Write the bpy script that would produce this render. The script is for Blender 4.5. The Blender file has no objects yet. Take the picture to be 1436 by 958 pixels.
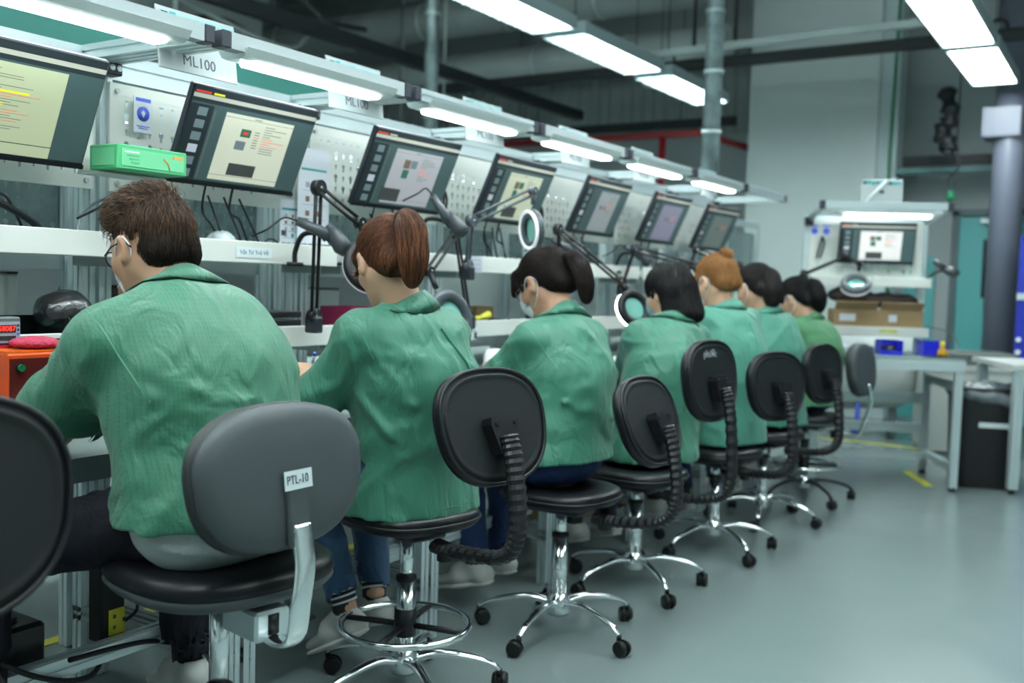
import bpy, bmesh, math, random
import numpy as np
from mathutils import Vector, Matrix
from mathutils.bvhtree import BVHTree
PI = math.pi
random.seed(7); rng = np.random.default_rng(7)
S = bpy.context.scene
COL = S.collection

# ---------------------------------------------------------------- camera, light, exposure
cam_data = bpy.data.cameras.new('camera'); cam = bpy.data.objects.new('camera', cam_data); COL.objects.link(cam)
cam_data.sensor_width = 36.0; cam_data.lens = 35.1; cam_data.clip_start = 0.05; cam_data.clip_end = 100
Rm = Matrix(((0.84576805, -0.05737475, 0.53045692), (0.53271049, 0.03503085, -0.84557221), (0.02993214, 0.99773793, 0.0601921)))
cam.matrix_world = Matrix.Translation((0, 0, 1.2)) @ Rm.to_4x4()
cam_data.dof.use_dof = True; cam_data.dof.focus_distance = 2.35; cam_data.dof.aperture_fstop = 2.4
S.camera = cam
W = bpy.data.worlds.new('world'); S.world = W; W.use_nodes = True
W.node_tree.nodes['Background'].inputs[0].default_value = (0.62, 0.80, 0.84, 1)
W.node_tree.nodes['Background'].inputs[1].default_value = 0.30
S.view_settings.view_transform = 'Standard'; S.view_settings.look = 'None'
S.view_settings.gamma = 1.0; S.view_settings.exposure = 0.5
S.view_settings.use_curve_mapping = False
LAMP_E = 14.0       # bench lamp diffuser emission strength
CEIL_E = 19.0      # ceiling luminaire tubes

# ---------------------------------------------------------------- materials
MATS = {}
def mat(name, col, rough=0.5, metal=0.0, emit=0.0, spec=0.5, noise=0.0, nscale=8.0, bump=0.0, bscale=60.0, aniso=None, alpha=1.0, trans=0.0, coat=0.0, col2=None, sheen=0.0):
    if name in MATS: return MATS[name]
    m = bpy.data.materials.new(name); m.use_nodes = True
    nt = m.node_tree; b = nt.nodes['Principled BSDF']
    b.inputs['Base Color'].default_value = (*col, 1); b.inputs['Roughness'].default_value = rough
    b.inputs['Metallic'].default_value = metal; b.inputs['Specular IOR Level'].default_value = spec
    if coat: b.inputs['Coat Weight'].default_value = coat; b.inputs['Coat Roughness'].default_value = 0.1
    if sheen: b.inputs['Sheen Weight'].default_value = sheen
    if emit: b.inputs['Emission Color'].default_value = (*col, 1); b.inputs['Emission Strength'].default_value = emit
    if alpha < 1: b.inputs['Alpha'].default_value = alpha
    if trans: b.inputs['Transmission Weight'].default_value = trans
    if noise or bump or col2:
        tc = nt.nodes.new('ShaderNodeTexCoord'); mp = nt.nodes.new('ShaderNodeMapping')
        nt.links.new(tc.outputs['Object'], mp.inputs[0])
        if aniso: mp.inputs['Scale'].default_value = aniso
    if noise or col2:
        n = nt.nodes.new('ShaderNodeTexNoise'); n.inputs['Scale'].default_value = nscale; n.inputs['Detail'].default_value = 5
        nt.links.new(mp.outputs[0], n.inputs['Vector'])
        r = nt.nodes.new('ShaderNodeValToRGB')
        c2 = col2 if col2 else tuple(c * (1 - noise) for c in col)
        r.color_ramp.elements[0].color = (*c2, 1); r.color_ramp.elements[1].color = (*col, 1)
        r.color_ramp.elements[0].position = 0.35; r.color_ramp.elements[1].position = 0.65
        nt.links.new(n.outputs['Fac'], r.inputs[0]); nt.links.new(r.outputs[0], b.inputs['Base Color'])
    if bump:
        n2 = nt.nodes.new('ShaderNodeTexNoise'); n2.inputs['Scale'].default_value = bscale; n2.inputs['Detail'].default_value = 4
        nt.links.new(mp.outputs[0], n2.inputs['Vector'])
        bp = nt.nodes.new('ShaderNodeBump'); bp.inputs['Strength'].default_value = bump; bp.inputs['Distance'].default_value = 0.01
        nt.links.new(n2.outputs['Fac'], bp.inputs['Height']); nt.links.new(bp.outputs[0], b.inputs['Normal'])
    MATS[name] = m
    return m

def cloth_mat(name, col, stripe=0.0, rough=0.62, pitch=0.0075, wr=0.5):
    """woven work-shirt cloth: fine dashed anti-static stripes along the cloth, soft creases"""
    if name in MATS: return MATS[name]
    m = bpy.data.materials.new(name); m.use_nodes = True
    nt = m.node_tree; N = nt.nodes; L = nt.links; b = N['Principled BSDF']
    b.inputs['Roughness'].default_value = rough; b.inputs['Sheen Weight'].default_value = 0.12 if max(col) > .15 else 0.0; b.inputs['Specular IOR Level'].default_value = 0.4 if max(col) > .05 else 0.12
    tc = N.new('ShaderNodeTexCoord'); sp = N.new('ShaderNodeSeparateXYZ'); L.new(tc.outputs['Object'], sp.inputs[0])
    def math_(op, a, bb=None, cl=False):
        n = N.new('ShaderNodeMath'); n.operation = op; n.use_clamp = cl
        for i, v in enumerate((a, bb)):
            if v is None: continue
            if isinstance(v, (int, float)): n.inputs[i].default_value = v
            else: L.new(v, n.inputs[i])
        return n.outputs[0]
    y = math_('ADD', sp.outputs['Y'], math_('MULTIPLY', sp.outputs['X'], 0.25))
    s1 = math_('SINE', math_('MULTIPLY', y, 2 * PI / pitch))
    line = math_('MULTIPLY', math_('SUBTRACT', s1, 0.72, True), 3.0, True)
    s2 = math_('SINE', math_('MULTIPLY', sp.outputs['Z'], 2 * PI / 0.009))
    dash = math_('MULTIPLY', math_('ADD', s2, 0.9, True), 1.0, True)
    fac = math_('MULTIPLY', math_('MULTIPLY', line, dash), stripe)
    nz = N.new('ShaderNodeTexNoise'); nz.inputs['Scale'].default_value = 5; nz.inputs['Detail'].default_value = 4
    L.new(tc.outputs['Object'], nz.inputs['Vector'])
    mx0 = N.new('ShaderNodeMix'); mx0.data_type = 'RGBA'; mx0.inputs[6].default_value = (*[c * 0.86 for c in col], 1); mx0.inputs[7].default_value = (*[min(1, c * 1.1) for c in col], 1)
    L.new(nz.outputs['Fac'], mx0.inputs[0])
    mx = N.new('ShaderNodeMix'); mx.data_type = 'RGBA'; L.new(fac, mx.inputs[0]); L.new(mx0.outputs[2], mx.inputs[6]); mx.inputs[7].default_value = (*[c * 0.35 for c in col], 1)
    L.new(mx.outputs[2], b.inputs['Base Color'])
    wv = N.new('ShaderNodeTexNoise'); wv.inputs['Scale'].default_value = 9; wv.inputs['Detail'].default_value = 3; wv.inputs['Distortion'].default_value = 1.2
    mp = N.new('ShaderNodeMapping'); mp.inputs['Scale'].default_value = (1, 1.6, .6); mp.inputs['Rotation'].default_value = (.5, .3, 0)
    L.new(tc.outputs['Object'], mp.inputs[0]); L.new(mp.outputs[0], wv.inputs['Vector'])
    bp = N.new('ShaderNodeBump'); bp.inputs['Strength'].default_value = wr; bp.inputs['Distance'].default_value = 0.02
    L.new(wv.outputs['Fac'], bp.inputs['Height'])
    fn = N.new('ShaderNodeTexNoise'); fn.inputs['Scale'].default_value = 420; L.new(tc.outputs['Object'], fn.inputs['Vector'])
    bp2 = N.new('ShaderNodeBump'); bp2.inputs['Strength'].default_value = 0.30; bp2.inputs['Distance'].default_value = 0.002
    L.new(fn.outputs['Fac'], bp2.inputs['Height']); L.new(bp.outputs[0], bp2.inputs['Normal']); L.new(bp2.outputs[0], b.inputs['Normal'])
    MATS[name] = m
    return m

# ---------------------------------------------------------------- object helpers
def mesh_from(name, verts, faces, mats=None, fm=None, smooth=False):
    me = bpy.data.meshes.new(name)
    if isinstance(verts, np.ndarray):
        faces = np.asarray(faces); k = faces.shape[1]
        me.vertices.add(len(verts)); me.vertices.foreach_set('co', verts.astype(np.float32).ravel())
        me.loops.add(faces.size); me.loops.foreach_set('vertex_index', faces.astype(np.int32).ravel())
        me.polygons.add(len(faces)); me.polygons.foreach_set('loop_start', np.arange(0, faces.size, k, dtype=np.int32))
        me.update(calc_edges=True); me.validate()
    else:
        me.from_pydata(verts, [], faces); me.update()
    if mats:
        for m in (mats if isinstance(mats, (list, tuple)) else [mats]): me.materials.append(m)
    if fm is not None: me.polygons.foreach_set('material_index', np.asarray(fm, dtype=np.int32))
    if smooth: me.polygons.foreach_set('use_smooth', np.ones(len(me.polygons), dtype=bool))
    return me

def link(name, data, parent=None, loc=None, rot=None):
    o = bpy.data.objects.new(name, data); COL.objects.link(o)
    if parent is not None: o.parent = parent
    if loc is not None: o.location = loc
    if rot is not None: o.rotation_euler = rot
    return o

def thing(name, label, cat, loc=(0, 0, 0), rz=0.0, group=None, rot=None):
    o = link(name, None, None, loc, rot or (0, 0, rz)); o.empty_display_size = 0.1
    o['label'] = label; o['category'] = cat
    if group: o['group'] = group
    return o
def tag(o, label, cat, group=None):
    o['label'] = label; o['category'] = cat
    if group: o['group'] = group
    return o
def struct(o): o['kind'] = 'structure'; return o

class MB:
    """collects shapes with per-face materials, builds one mesh object"""
    def __init__(s): s.v = []; s.f = []; s.m = []; s.sm = []; s.mats = []
    def mi(s, m):
        if m not in s.mats: s.mats.append(m)
        return s.mats.index(m)
    def add(s, vs, fs, m, smooth=False, M=None):
        o = len(s.v); k = s.mi(m)
        for v in vs: s.v.append(tuple(M @ Vector(v)) if M is not None else tuple(v))
        for f in fs: s.f.append([i + o for i in f]); s.m.append(k); s.sm.append(smooth)
        return s
    def box(s, c, d, m, rz=0, M=None, bev=0.0):
        x, y, z = d[0] / 2, d[1] / 2, d[2] / 2
        T = Matrix.Translation(c) @ Matrix.Rotation(rz, 4, 'Z')
        if M is not None: T = M @ T
        if bev > 0:
            b = min(bev, x * .9, y * .9, z * .9)
            vs = []; 
            for sx in (-1, 1):
                for sy in (-1, 1):
                    for sz in (-1, 1):
                        vs += [(sx * (x - b), sy * (y - b), sz * z), (sx * (x - b), sy * y, sz * (z - b)), (sx * x, sy * (y - b), sz * (z - b))]
            bm = bmesh.new(); bv = [bm.verts.new(T @ Vector(v)) for v in vs]
            r = bmesh.ops.convex_hull(bm, input=bv)
            bm.verts.index_update(); vv = [v.co[:] for v in bm.verts]; ff = [[v.index for v in f.verts] for f in bm.faces]; bm.free()
            return s.add(vv, ff, m)
        vs = [(-x, -y, -z), (x, -y, -z), (x, y, -z), (-x, y, -z), (-x, -y, z), (x, -y, z), (x, y, z), (-x, y, z)]
        return s.add(vs, [(3, 2, 1, 0), (4, 5, 6, 7), (0, 1, 5, 4), (1, 2, 6, 5), (2, 3, 7, 6), (3, 0, 4, 7)], m, M=T)
    def tube(s, pts, r, m, n=10, cap=True, flat=None):
        """pts list, r radius or list; flat=(ratio, axisvector) squashes the section"""
        P = [Vector(p) for p in pts]; k = len(P)
        R = r if isinstance(r, (list, tuple)) else [r] * k
        vs = []; fs = []
        t0 = (P[1] - P[0]).normalized()
        up = Vector((0, 0, 1)) if abs(t0.z) < .9 else Vector((1, 0, 0))
        u = t0.cross(up).normalized()
        for i in range(k):
            t = (P[min(i + 1, k - 1)] - P[max(i - 1, 0)]).normalized()
            u = (u - t * u.dot(t)).normalized(); w = t.cross(u)
            for j in range(n):
                a = 2 * PI * j / n; d = u * math.cos(a) + w * math.sin(a)
                if flat:
                    ax = Vector(flat[1]); ax = (ax - t * ax.dot(t)); 
                    if ax.length > 1e-4: ax.normalize(); d = d - ax * d.dot(ax) * (1 - flat[0])
                vs.append(P[i] + d * R[i])
        for i in range(k - 1):
            for j in range(n):
                a = i * n + j; b = i * n + (j + 1) % n
                fs.append((a, b, b + n, a + n))
        if cap: fs.append(tuple(range(n))[::-1]); fs.append(tuple(range((k - 1) * n, k * n)))
        o = len(s.f)
        s.add([v[:] for v in vs], fs, m, True)
        if cap: s.sm[-1] = False; s.sm[-2] = False
        return s
    def cyl(s, a, b, r, m, n=16, r2=None): return s.tube([a, b], [r, r if r2 is None else r2], m, n)
    def sphere(s, c, r, m, n=12, sc=(1, 1, 1), M=None):
        vs = []; fs = []; h = n // 2
        for i in range(h + 1):
            for j in range(n):
                t = PI * i / h; a = 2 * PI * j / n
                vs.append((c[0] + r * sc[0] * math.sin(t) * math.cos(a), c[1] + r * sc[1] * math.sin(t) * math.sin(a), c[2] + r * sc[2] * math.cos(t)))
        for i in range(h):
            for j in range(n): fs.append((i * n + j, (i + 1) * n + j, (i + 1) * n + (j + 1) % n, i * n + (j + 1) % n))
        return s.add(vs, fs, m, True, M)
    def torus(s, c, R, r, m, n=32, k=8, M=None, sc=(1, 1)):
        vs = []; fs = []
        for i in range(n):
            a = 2 * PI * i / n
            for j in range(k):
                b = 2 * PI * j / k; q = R + r * math.cos(b)
                vs.append((c[0] + q * math.cos(a) * sc[0], c[1] + q * math.sin(a) * sc[1], c[2] + r * math.sin(b)))
        for i in range(n):
            for j in range(k): fs.append((i * k + j, ((i + 1) % n) * k + j, ((i + 1) % n) * k + (j + 1) % k, i * k + (j + 1) % k))
        return s.add(vs, fs, m, True, M)
    def prism(s, outline, a, b, m, axis='Z', M=None):
        """outline 2D extruded from a to b along axis"""
        n = len(outline); vs = []
        def P(p, t):
            return {'Z': (p[0], p[1], t), 'X': (t, p[0], p[1]), 'Y': (p[0], t, p[1])}[axis]
        for p in outline: vs.append(P(p, a))
        for p in outline: vs.append(P(p, b))
        fs = [tuple(range(n))[::-1], tuple(range(n, 2 * n))]
        for i in range(n): j = (i + 1) % n; fs.append((i, j, j + n, i + n))
        return s.add(vs, fs, m, M=M)
    def lathe(s, c, prof, m, n=24, M=None):
        vs = []; fs = []; k = len(prof)
        for r, z in prof:
            for j in range(n): a = 2 * PI * j / n; vs.append((c[0] + r * math.cos(a), c[1] + r * math.sin(a), c[2] + z))
        for i in range(k - 1):
            for j in range(n): fs.append((i * n + j, i * n + (j + 1) % n, (i + 1) * n + (j + 1) % n, (i + 1) * n + j))
        return s.add(vs, fs, m, True, M)
    def build(s, name, parent=None, loc=None, rot=None):
        me = bpy.data.meshes.new(name); me.from_pydata(s.v, [], s.f); me.update()
        for m in s.mats: me.materials.append(m)
        me.polygons.foreach_set('material_index', np.array(s.m, dtype=np.int32)); me.polygons.foreach_set('use_smooth', np.array(s.sm, dtype=bool))
        bm = bmesh.new(); bm.from_mesh(me); bmesh.ops.recalc_face_normals(bm, faces=bm.faces); bm.to_mesh(me); bm.free()
        return link(name, me, parent, loc, rot)

def copy_tree(o, parent=None, depth=0):
    c = o.copy(); COL.objects.link(c); c.parent = parent
    for ch in list(o.children): copy_tree(ch, c)
    return c

def text_mesh(body, size, m, name='lettering', parent=None, M=None, ext=0.0003, align='CENTER', sx=1.0):
    cu = bpy.data.curves.new('t', 'FONT'); cu.body = body; cu.size = size; cu.extrude = ext; cu.align_x = align; cu.align_y = 'CENTER'; cu.resolution_u = 3
    o = bpy.data.objects.new('t', cu); COL.objects.link(o)
    dg = bpy.context.evaluated_depsgraph_get(); me = bpy.data.meshes.new_from_object(o.evaluated_get(dg))
    bpy.data.objects.remove(o); bpy.data.curves.remove(cu)
    me.name = name; me.materials.clear(); me.materials.append(m)
    if sx != 1: me.transform(Matrix.Diagonal((sx, 1, 1, 1)))
    if M is not None: me.transform(M)
    return link(name, me, parent)

# frame whose local x runs along `right`, local y along `up`, z out of the plate
def plate(o, right, up):
    r = Vector(right).normalized(); u = Vector(up); u = (u - r * u.dot(r)).normalized(); n = r.cross(u)
    return Matrix(((r.x, u.x, n.x, o[0]), (r.y, u.y, n.y, o[1]), (r.z, u.z, n.z, o[2]), (0, 0, 0, 1)))

def spline(pts, n=8):
    P = [Vector(p) for p in pts]; out = []
    for i in range(len(P) - 1):
        a = P[max(i - 1, 0)]; b = P[i]; c = P[i + 1]; d = P[min(i + 2, len(P) - 1)]
        for j in range(n):
            t = j / n
            out.append(0.5 * ((2 * b) + (c - a) * t + (2 * a - 5 * b + 4 * c - d) * t * t + (-a + 3 * b - 3 * c + d) * t ** 3))
    out.append(P[-1]); return out

# ---------------------------------------------------------------- implicit bodies: smooth unions polygonised with surface nets
def cone(a, b, ra, rb=None, k=.03, flat=None, sub=False):
    return dict(t='c', a=np.array(a, float), b=np.array(b, float), ra=ra, rb=ra if rb is None else rb, k=k, flat=flat, sub=sub)
def ell(c, r, k=.03, rot=None, sub=False):
    return dict(t='e', c=np.array(c, float), r=np.array(r, float), k=k, rot=None if rot is None else np.array(Matrix.Rotation(rot[1], 3, rot[0])), sub=sub)
def cut(o, n, r, length, k=.008, flat=None):
    """open cylinder of radius r starting at plane o, running along n: used to hollow hems and cuffs"""
    n = np.array(n, float); n = n / np.linalg.norm(n); o = np.array(o, float)
    return dict(t='k', a=o, b=o + n * length, ra=r, rb=r, k=k, flat=flat, sub=True)
def chain(pts, rs, k=.02, flat=None): return [cone(pts[i], pts[i + 1], rs[i], rs[i + 1], k, flat) for i in range(len(pts) - 1)]
def pdist(p, P):
    if p['t'] == 'k':
        ab = p['b'] - p['a']; L = np.linalg.norm(ab); n = ab / L; q = P - p['a']; h = q @ n; q = q - h[:, None] * n
        if p['flat']:
            ax = np.array(p['flat'][1], float); ax = ax - n * (ax @ n); ax /= np.linalg.norm(ax); q = q + ((q @ ax) * (1 / p['flat'][0] - 1))[:, None] * ax
        return np.maximum(np.maximum(np.sqrt((q * q).sum(1)) - p['ra'], -h), h - L)
    if p['t'] == 'c':
        ab = p['b'] - p['a']; q = P - p['a']; t = np.clip((q @ ab) / max(ab @ ab, 1e-9), 0, 1)
        q = q - t[:, None] * ab; r = p['ra'] + (p['rb'] - p['ra']) * t
        if p['flat']:
            ax = np.array(p['flat'][1], float); ax /= np.linalg.norm(ax); s = p['flat'][0]
            q = q + ((q @ ax) * (1 / s - 1))[:, None] * ax
            l = np.sqrt((q * q).sum(1)); return (l - r) * (s + (1 - s) * .5)
        return np.sqrt((q * q).sum(1)) - r
    q = P - p['c']
    if p['rot'] is not None: q = q @ p['rot']
    k0 = np.sqrt(((q / p['r']) ** 2).sum(1)); k1 = np.sqrt(((q / p['r'] ** 2) ** 2).sum(1)) + 1e-9
    return k0 * (k0 - 1) / k1
def eval_sdf(prims, P):
    d = None
    for p in prims:
        e = pdist(p, P)
        if d is None: d = e; continue
        k = p['k']
        if p['sub']:
            h = np.clip(.5 - .5 * (d + e) / k, 0, 1); d = d * (1 - h) + (-e) * h + k * h * (1 - h)
        else:
            h = np.clip(.5 + .5 * (e - d) / k, 0, 1); d = e * (1 - h) + d * h - k * h * (1 - h)
    return d
def surface(prims, res, disp=None, B=12, margin=0.08):
    """returns verts, quads of the zero level; disp(P) is added to the distance"""
    lo = np.full(3, 1e9); hi = -lo
    for p in prims:
        if p['sub']: continue
        if p['t'] == 'c': r = max(p['ra'], p['rb']); L = np.minimum(p['a'], p['b']) - r; H = np.maximum(p['a'], p['b']) + r
        else: r = p['r'].max(); L = p['c'] - r; H = p['c'] + r
        lo = np.minimum(lo, L); hi = np.maximum(hi, H)
    lo -= .03; hi += .03
    nb = np.ceil((hi - lo) / (res * B)).astype(int); N = nb * B + 2
    g = np.stack(np.meshgrid(*[np.arange(n) for n in nb], indexing='ij'), -1).reshape(-1, 3)
    C = lo + (g + .5) * B * res; R = B * res * .87
    D = np.stack([pdist(p, C) for p in prims]); add = np.array([not p['sub'] for p in prims])
    dm = D[add].min(0); act = (dm < R + margin)
    deep = dm < -(R + margin)
    if (~add).any(): deep &= (np.abs(D[~add]).min(0) > R + margin)
    act &= ~deep
    off = np.stack(np.meshgrid(*[np.arange(B + 1)] * 3, indexing='ij'), -1).reshape(-1, 3)
    keys = []; cells = []; E = []
    def key(i): return (i[..., 0].astype(np.int64) * N[1] + i[..., 1]) * N[2] + i[..., 2]
    for b in np.nonzero(act)[0]:
        sel = [p for i, p in enumerate(prims) if D[i, b] < R + margin + .12]
        if not sel or sel[0]['sub'] and all(q['sub'] for q in sel): continue
        while sel[0]['sub']: sel = sel[1:]
        I0 = g[b] * B; P = lo + (off + I0) * res
        d = eval_sdf(sel, P)
        if disp is not None: d = d + disp(P)
        d = np.where(d == 0, 1e-7, d)
        V = d.reshape(B + 1, B + 1, B + 1); s = V < 0
        if s.all() or not s.any(): continue
        c8 = s[:-1, :-1, :-1].astype(np.int8)
        for dx, dy, dz in ((1, 0, 0), (0, 1, 0), (0, 0, 1), (1, 1, 0), (1, 0, 1), (0, 1, 1), (1, 1, 1)):
            c8 = c8 + s[dx:B + dx, dy:B + dy, dz:B + dz]
        ci = np.argwhere((c8 > 0) & (c8 < 8))
        pos = np.zeros((len(ci), 3)); cnt = np.zeros(len(ci))
        for ax in range(3):
            u = [0, 0, 0]; u[ax] = 1
            o1, o2 = [i for i in range(3) if i != ax]
            for q in range(4):
                a = ci.copy(); a[:, o1] += q & 1; a[:, o2] += q >> 1; bb = a + u
                va = V[a[:, 0], a[:, 1], a[:, 2]]; vb = V[bb[:, 0], bb[:, 1], bb[:, 2]]
                x = (va < 0) != (vb < 0); t = np.where(x, va / np.where(x, va - vb, 1), 0)
                pt = a.astype(float); pt[:, ax] += t; pos[x] += pt[x]; cnt[x] += 1
        cells.append(lo + (pos / cnt[:, None] + I0) * res); keys.append(key(ci + I0))
        for ax in range(3):
            sl = [slice(0, B)] * 3; sh = [slice(0, B)] * 3; sh[ax] = slice(1, B + 1)
            A = s[tuple(sl)]; Bq = s[tuple(sh)]; e = np.argwhere(A != Bq)
            if len(e): E.append(np.column_stack([e + I0, np.full(len(e), ax), A[e[:, 0], e[:, 1], e[:, 2]]]))
    keys = np.concatenate(keys); cells = np.concatenate(cells)
    uk, ui = np.unique(keys, return_index=True); verts = cells[ui]
    E = np.concatenate(E); F = []
    for ax in range(3):
        e = E[E[:, 3] == ax]; i = e[:, :3]; o1, o2 = (ax + 1) % 3, (ax + 2) % 3
        q = []
        for da, db in ((1, 1), (0, 1), (0, 0), (1, 0)):
            j = i.copy(); j[:, o1] -= da; j[:, o2] -= db; q.append(key(j))
        q = np.stack(q, 1); ix = np.searchsorted(uk, q); ix = np.clip(ix, 0, len(uk) - 1); ok = (uk[ix] == q).all(1)
        ix = ix[ok]; fl = e[ok, 4] == 0; ix[fl] = ix[fl][:, ::-1]; F.append(ix)
    return verts, np.concatenate(F)
def relax(v, f, it=1, w=.5):
    for _ in range(it):
        s = np.zeros_like(v); c = np.zeros(len(v))
        for k in range(4):
            np.add.at(s, f[:, k], v[f[:, (k + 1) % 4]]); np.add.at(s, f[:, k], v[f[:, (k + 3) % 4]]); np.add.at(c, f[:, k], 2)
        v = v * (1 - w) + w * s / np.maximum(c, 1)[:, None]
    return v
def seg_fold(P, a, b, w, amp):
    a = np.array(a, float); b = np.array(b, float); ab = b - a; q = P - a
    t = np.clip((q @ ab) / (ab @ ab), 0, 1); q = q - t[:, None] * ab; l = np.sqrt((q * q).sum(1))
    ta = np.sin(np.clip(t, 0, 1) * PI) ** .8
    return -amp * ta * np.exp(-(l / w) ** 2)
def vnoise(P, f, seed=0):
    """cheap smooth pseudo noise, about -1..1"""
    r = np.random.default_rng(seed); o = 0
    for i in range(4):
        k = r.normal(size=3); k /= np.linalg.norm(k); k2 = r.normal(size=3); ph = r.uniform(0, 6)
        o = o + np.sin(f * (P @ k) + ph + 1.3 * np.sin(f * .6 * (P @ k2) + ph * 2))
    return o / 3
# ---------------------------------------------------------------- shared materials
ALU = mat('aluminium_profile', (0.60, 0.69, 0.71), 0.35, 0.55, bump=0.03)
ALU2 = mat('grey_painted_steel', (0.34, 0.39, 0.40), 0.5, 0.2)
WHITE = mat('white_powder_coat', (0.58, 0.61, 0.58), 0.45, noise=.05, nscale=3)
BLACKP = mat('black_plastic', (0.008, 0.009, 0.011), 0.42, spec=.35)
BLACKM = mat('black_bracket', (0.03, 0.035, 0.045), 0.35, 0.3)
PAPER = mat('paper_white', (.62, .66, .72), .6)
DARK = mat('dark_void', (0.012, 0.015, 0.017), 0.7)
CHROME = mat('chrome', (0.86, 0.90, 0.91), 0.16, 1.0)
STEEL = mat('galvanised_steel', (0.36, 0.44, 0.45), 0.42, 0.75, noise=.35, nscale=14, bump=.05)
TEALMAT = mat('green_esd_mat', (0.10, 0.24, 0.21), 0.55)
VINYL = mat('black_vinyl', (0.006, 0.007, 0.009), 0.36, spec=.3, bump=.08, bscale=220)
LED = mat('lamp_diffuser', (0.93, 1.0, 1.0), 0.5, emit=LAMP_E)
CEILLED = mat('tube_light', (0.90, 1.0, 1.0), 0.5, emit=CEIL_E)

# ---------------------------------------------------------------- room shell
floor_m = bpy.data.materials.new('epoxy_floor'); floor_m.use_nodes = True
nt = floor_m.node_tree; b = nt.nodes['Principled BSDF']
tc = nt.nodes.new('ShaderNodeTexCoord'); n1 = nt.nodes.new('ShaderNodeTexNoise'); n1.inputs['Scale'].default_value = .9; n1.inputs['Detail'].default_value = 6
nt.links.new(tc.outputs['Object'], n1.inputs['Vector']); cr = nt.nodes.new('ShaderNodeValToRGB')
cr.color_ramp.elements[0].color = (0.165, 0.212, 0.210, 1); cr.color_ramp.elements[1].color = (0.205, 0.258, 0.254, 1)
nt.links.new(n1.outputs['Fac'], cr.inputs[0]); nt.links.new(cr.outputs[0], b.inputs['Base Color'])
n2 = nt.nodes.new('ShaderNodeTexNoise'); n2.inputs['Scale'].default_value = 5; n2.inputs['Detail'].default_value = 4
nt.links.new(tc.outputs['Object'], n2.inputs['Vector']); mr = nt.nodes.new('ShaderNodeMapRange'); mr.inputs[3].default_value = .14; mr.inputs[4].default_value = .32
nt.links.new(n2.outputs['Fac'], mr.inputs[0]); nt.links.new(mr.outputs[0], b.inputs['Roughness'])
bp = nt.nodes.new('ShaderNodeBump'); bp.inputs['Strength'].default_value = .06; bp.inputs['Distance'].default_value = .02; n3 = nt.nodes.new('ShaderNodeTexNoise'); n3.inputs['Scale'].default_value = 3.5
nt.links.new(tc.outputs['Object'], n3.inputs['Vector']); nt.links.new(n3.outputs['Fac'], bp.inputs['Height']); nt.links.new(bp.outputs[0], b.inputs['Normal'])
b.inputs['Specular IOR Level'].default_value = .6
XL, XR, YB, YF, ZC = -11.0, 5.0, 10.4, -3.0, 4.4
m = MB(); m.box(((XL + XR) / 2, (YB + YF) / 2, -.05), (XR - XL, YB - YF, .1), floor_m); struct(m.build('floor'))
CEILM = mat('dark_concrete_ceiling', (0.34, 0.41, 0.40), .85, noise=.5, nscale=.8)
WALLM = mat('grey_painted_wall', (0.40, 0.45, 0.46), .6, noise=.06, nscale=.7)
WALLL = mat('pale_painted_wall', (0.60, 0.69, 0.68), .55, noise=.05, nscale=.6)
CLAD = mat('ribbed_cladding_paint', (0.34, 0.41, 0.40), .55, .1, noise=.15, nscale=.6)
m = MB(); m.box(((XL + XR) / 2, (YB + YF) / 2, ZC + .05), (XR - XL, YB - YF, .1), CEILM); struct(m.build('ceiling'))
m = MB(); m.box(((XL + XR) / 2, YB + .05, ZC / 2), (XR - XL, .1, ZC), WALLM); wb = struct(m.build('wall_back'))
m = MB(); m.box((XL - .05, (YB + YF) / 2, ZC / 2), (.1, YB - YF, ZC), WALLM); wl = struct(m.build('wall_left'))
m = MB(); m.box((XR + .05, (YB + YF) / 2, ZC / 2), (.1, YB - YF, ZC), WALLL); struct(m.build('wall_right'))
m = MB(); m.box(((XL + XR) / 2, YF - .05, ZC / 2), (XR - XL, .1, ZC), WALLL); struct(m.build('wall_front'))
# ribbed cladding on the upper back and left walls, sheet by sheet
def rib_sheet(w, h, M, par):
    m = MB(); n = max(2, int(w / .12)); p = w / n; o = []
    for i in range(n):
        x = i * p; o += [(x + .004, 0), (x + p * .35, 0), (x + p * .5, .03), (x + p * .85, .03), (x + p - .004, 0)]
    vs = []; fs = []
    for (x, d) in o: vs += [(x, -d, 0), (x, -d, h)]
    for i in range(len(o) - 1): fs.append((2 * i, 2 * i + 2, 2 * i + 3, 2 * i + 1))
    m.add(vs, fs, CLAD, M=M); return m.build('cladding_sheet', par)
for i in range(8): rib_sheet(.93, .9, Matrix.Translation((XL + .05 + i * .95, YB - .01, 2.85)), wb)
for i in range(9): rib_sheet(.93, 1.2, Matrix.Translation((XL + .01, 1.6 + i * .95, 2.75)) @ Matrix.Rotation(PI / 2, 4, 'Z'), wl)
# projecting pale partition in front of the back wall
m = MB(); m.box((-2.80, 10.1, ZC / 2), (1.24, .62, ZC), WALLL); t1 = m.build('trim_1'); struct(t1)
m = MB(); m.box((-2.11, 10.0, ZC / 2), (.20, .30, ZC), mat('pale_duct_casing', (0.50, .60, .62), .4)); struct(m.build('trim_2'))
m = MB()
for a, b_ in ((XL, -3.45), (-2.0, -1.52), (-.9, XR)): m.box(((a + b_) / 2, YB - .01, .05), (b_ - a, .02, .10), mat('grey_skirting', (.22, .27, .28), .5))
struct(m.build('baseboard_back'))
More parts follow.
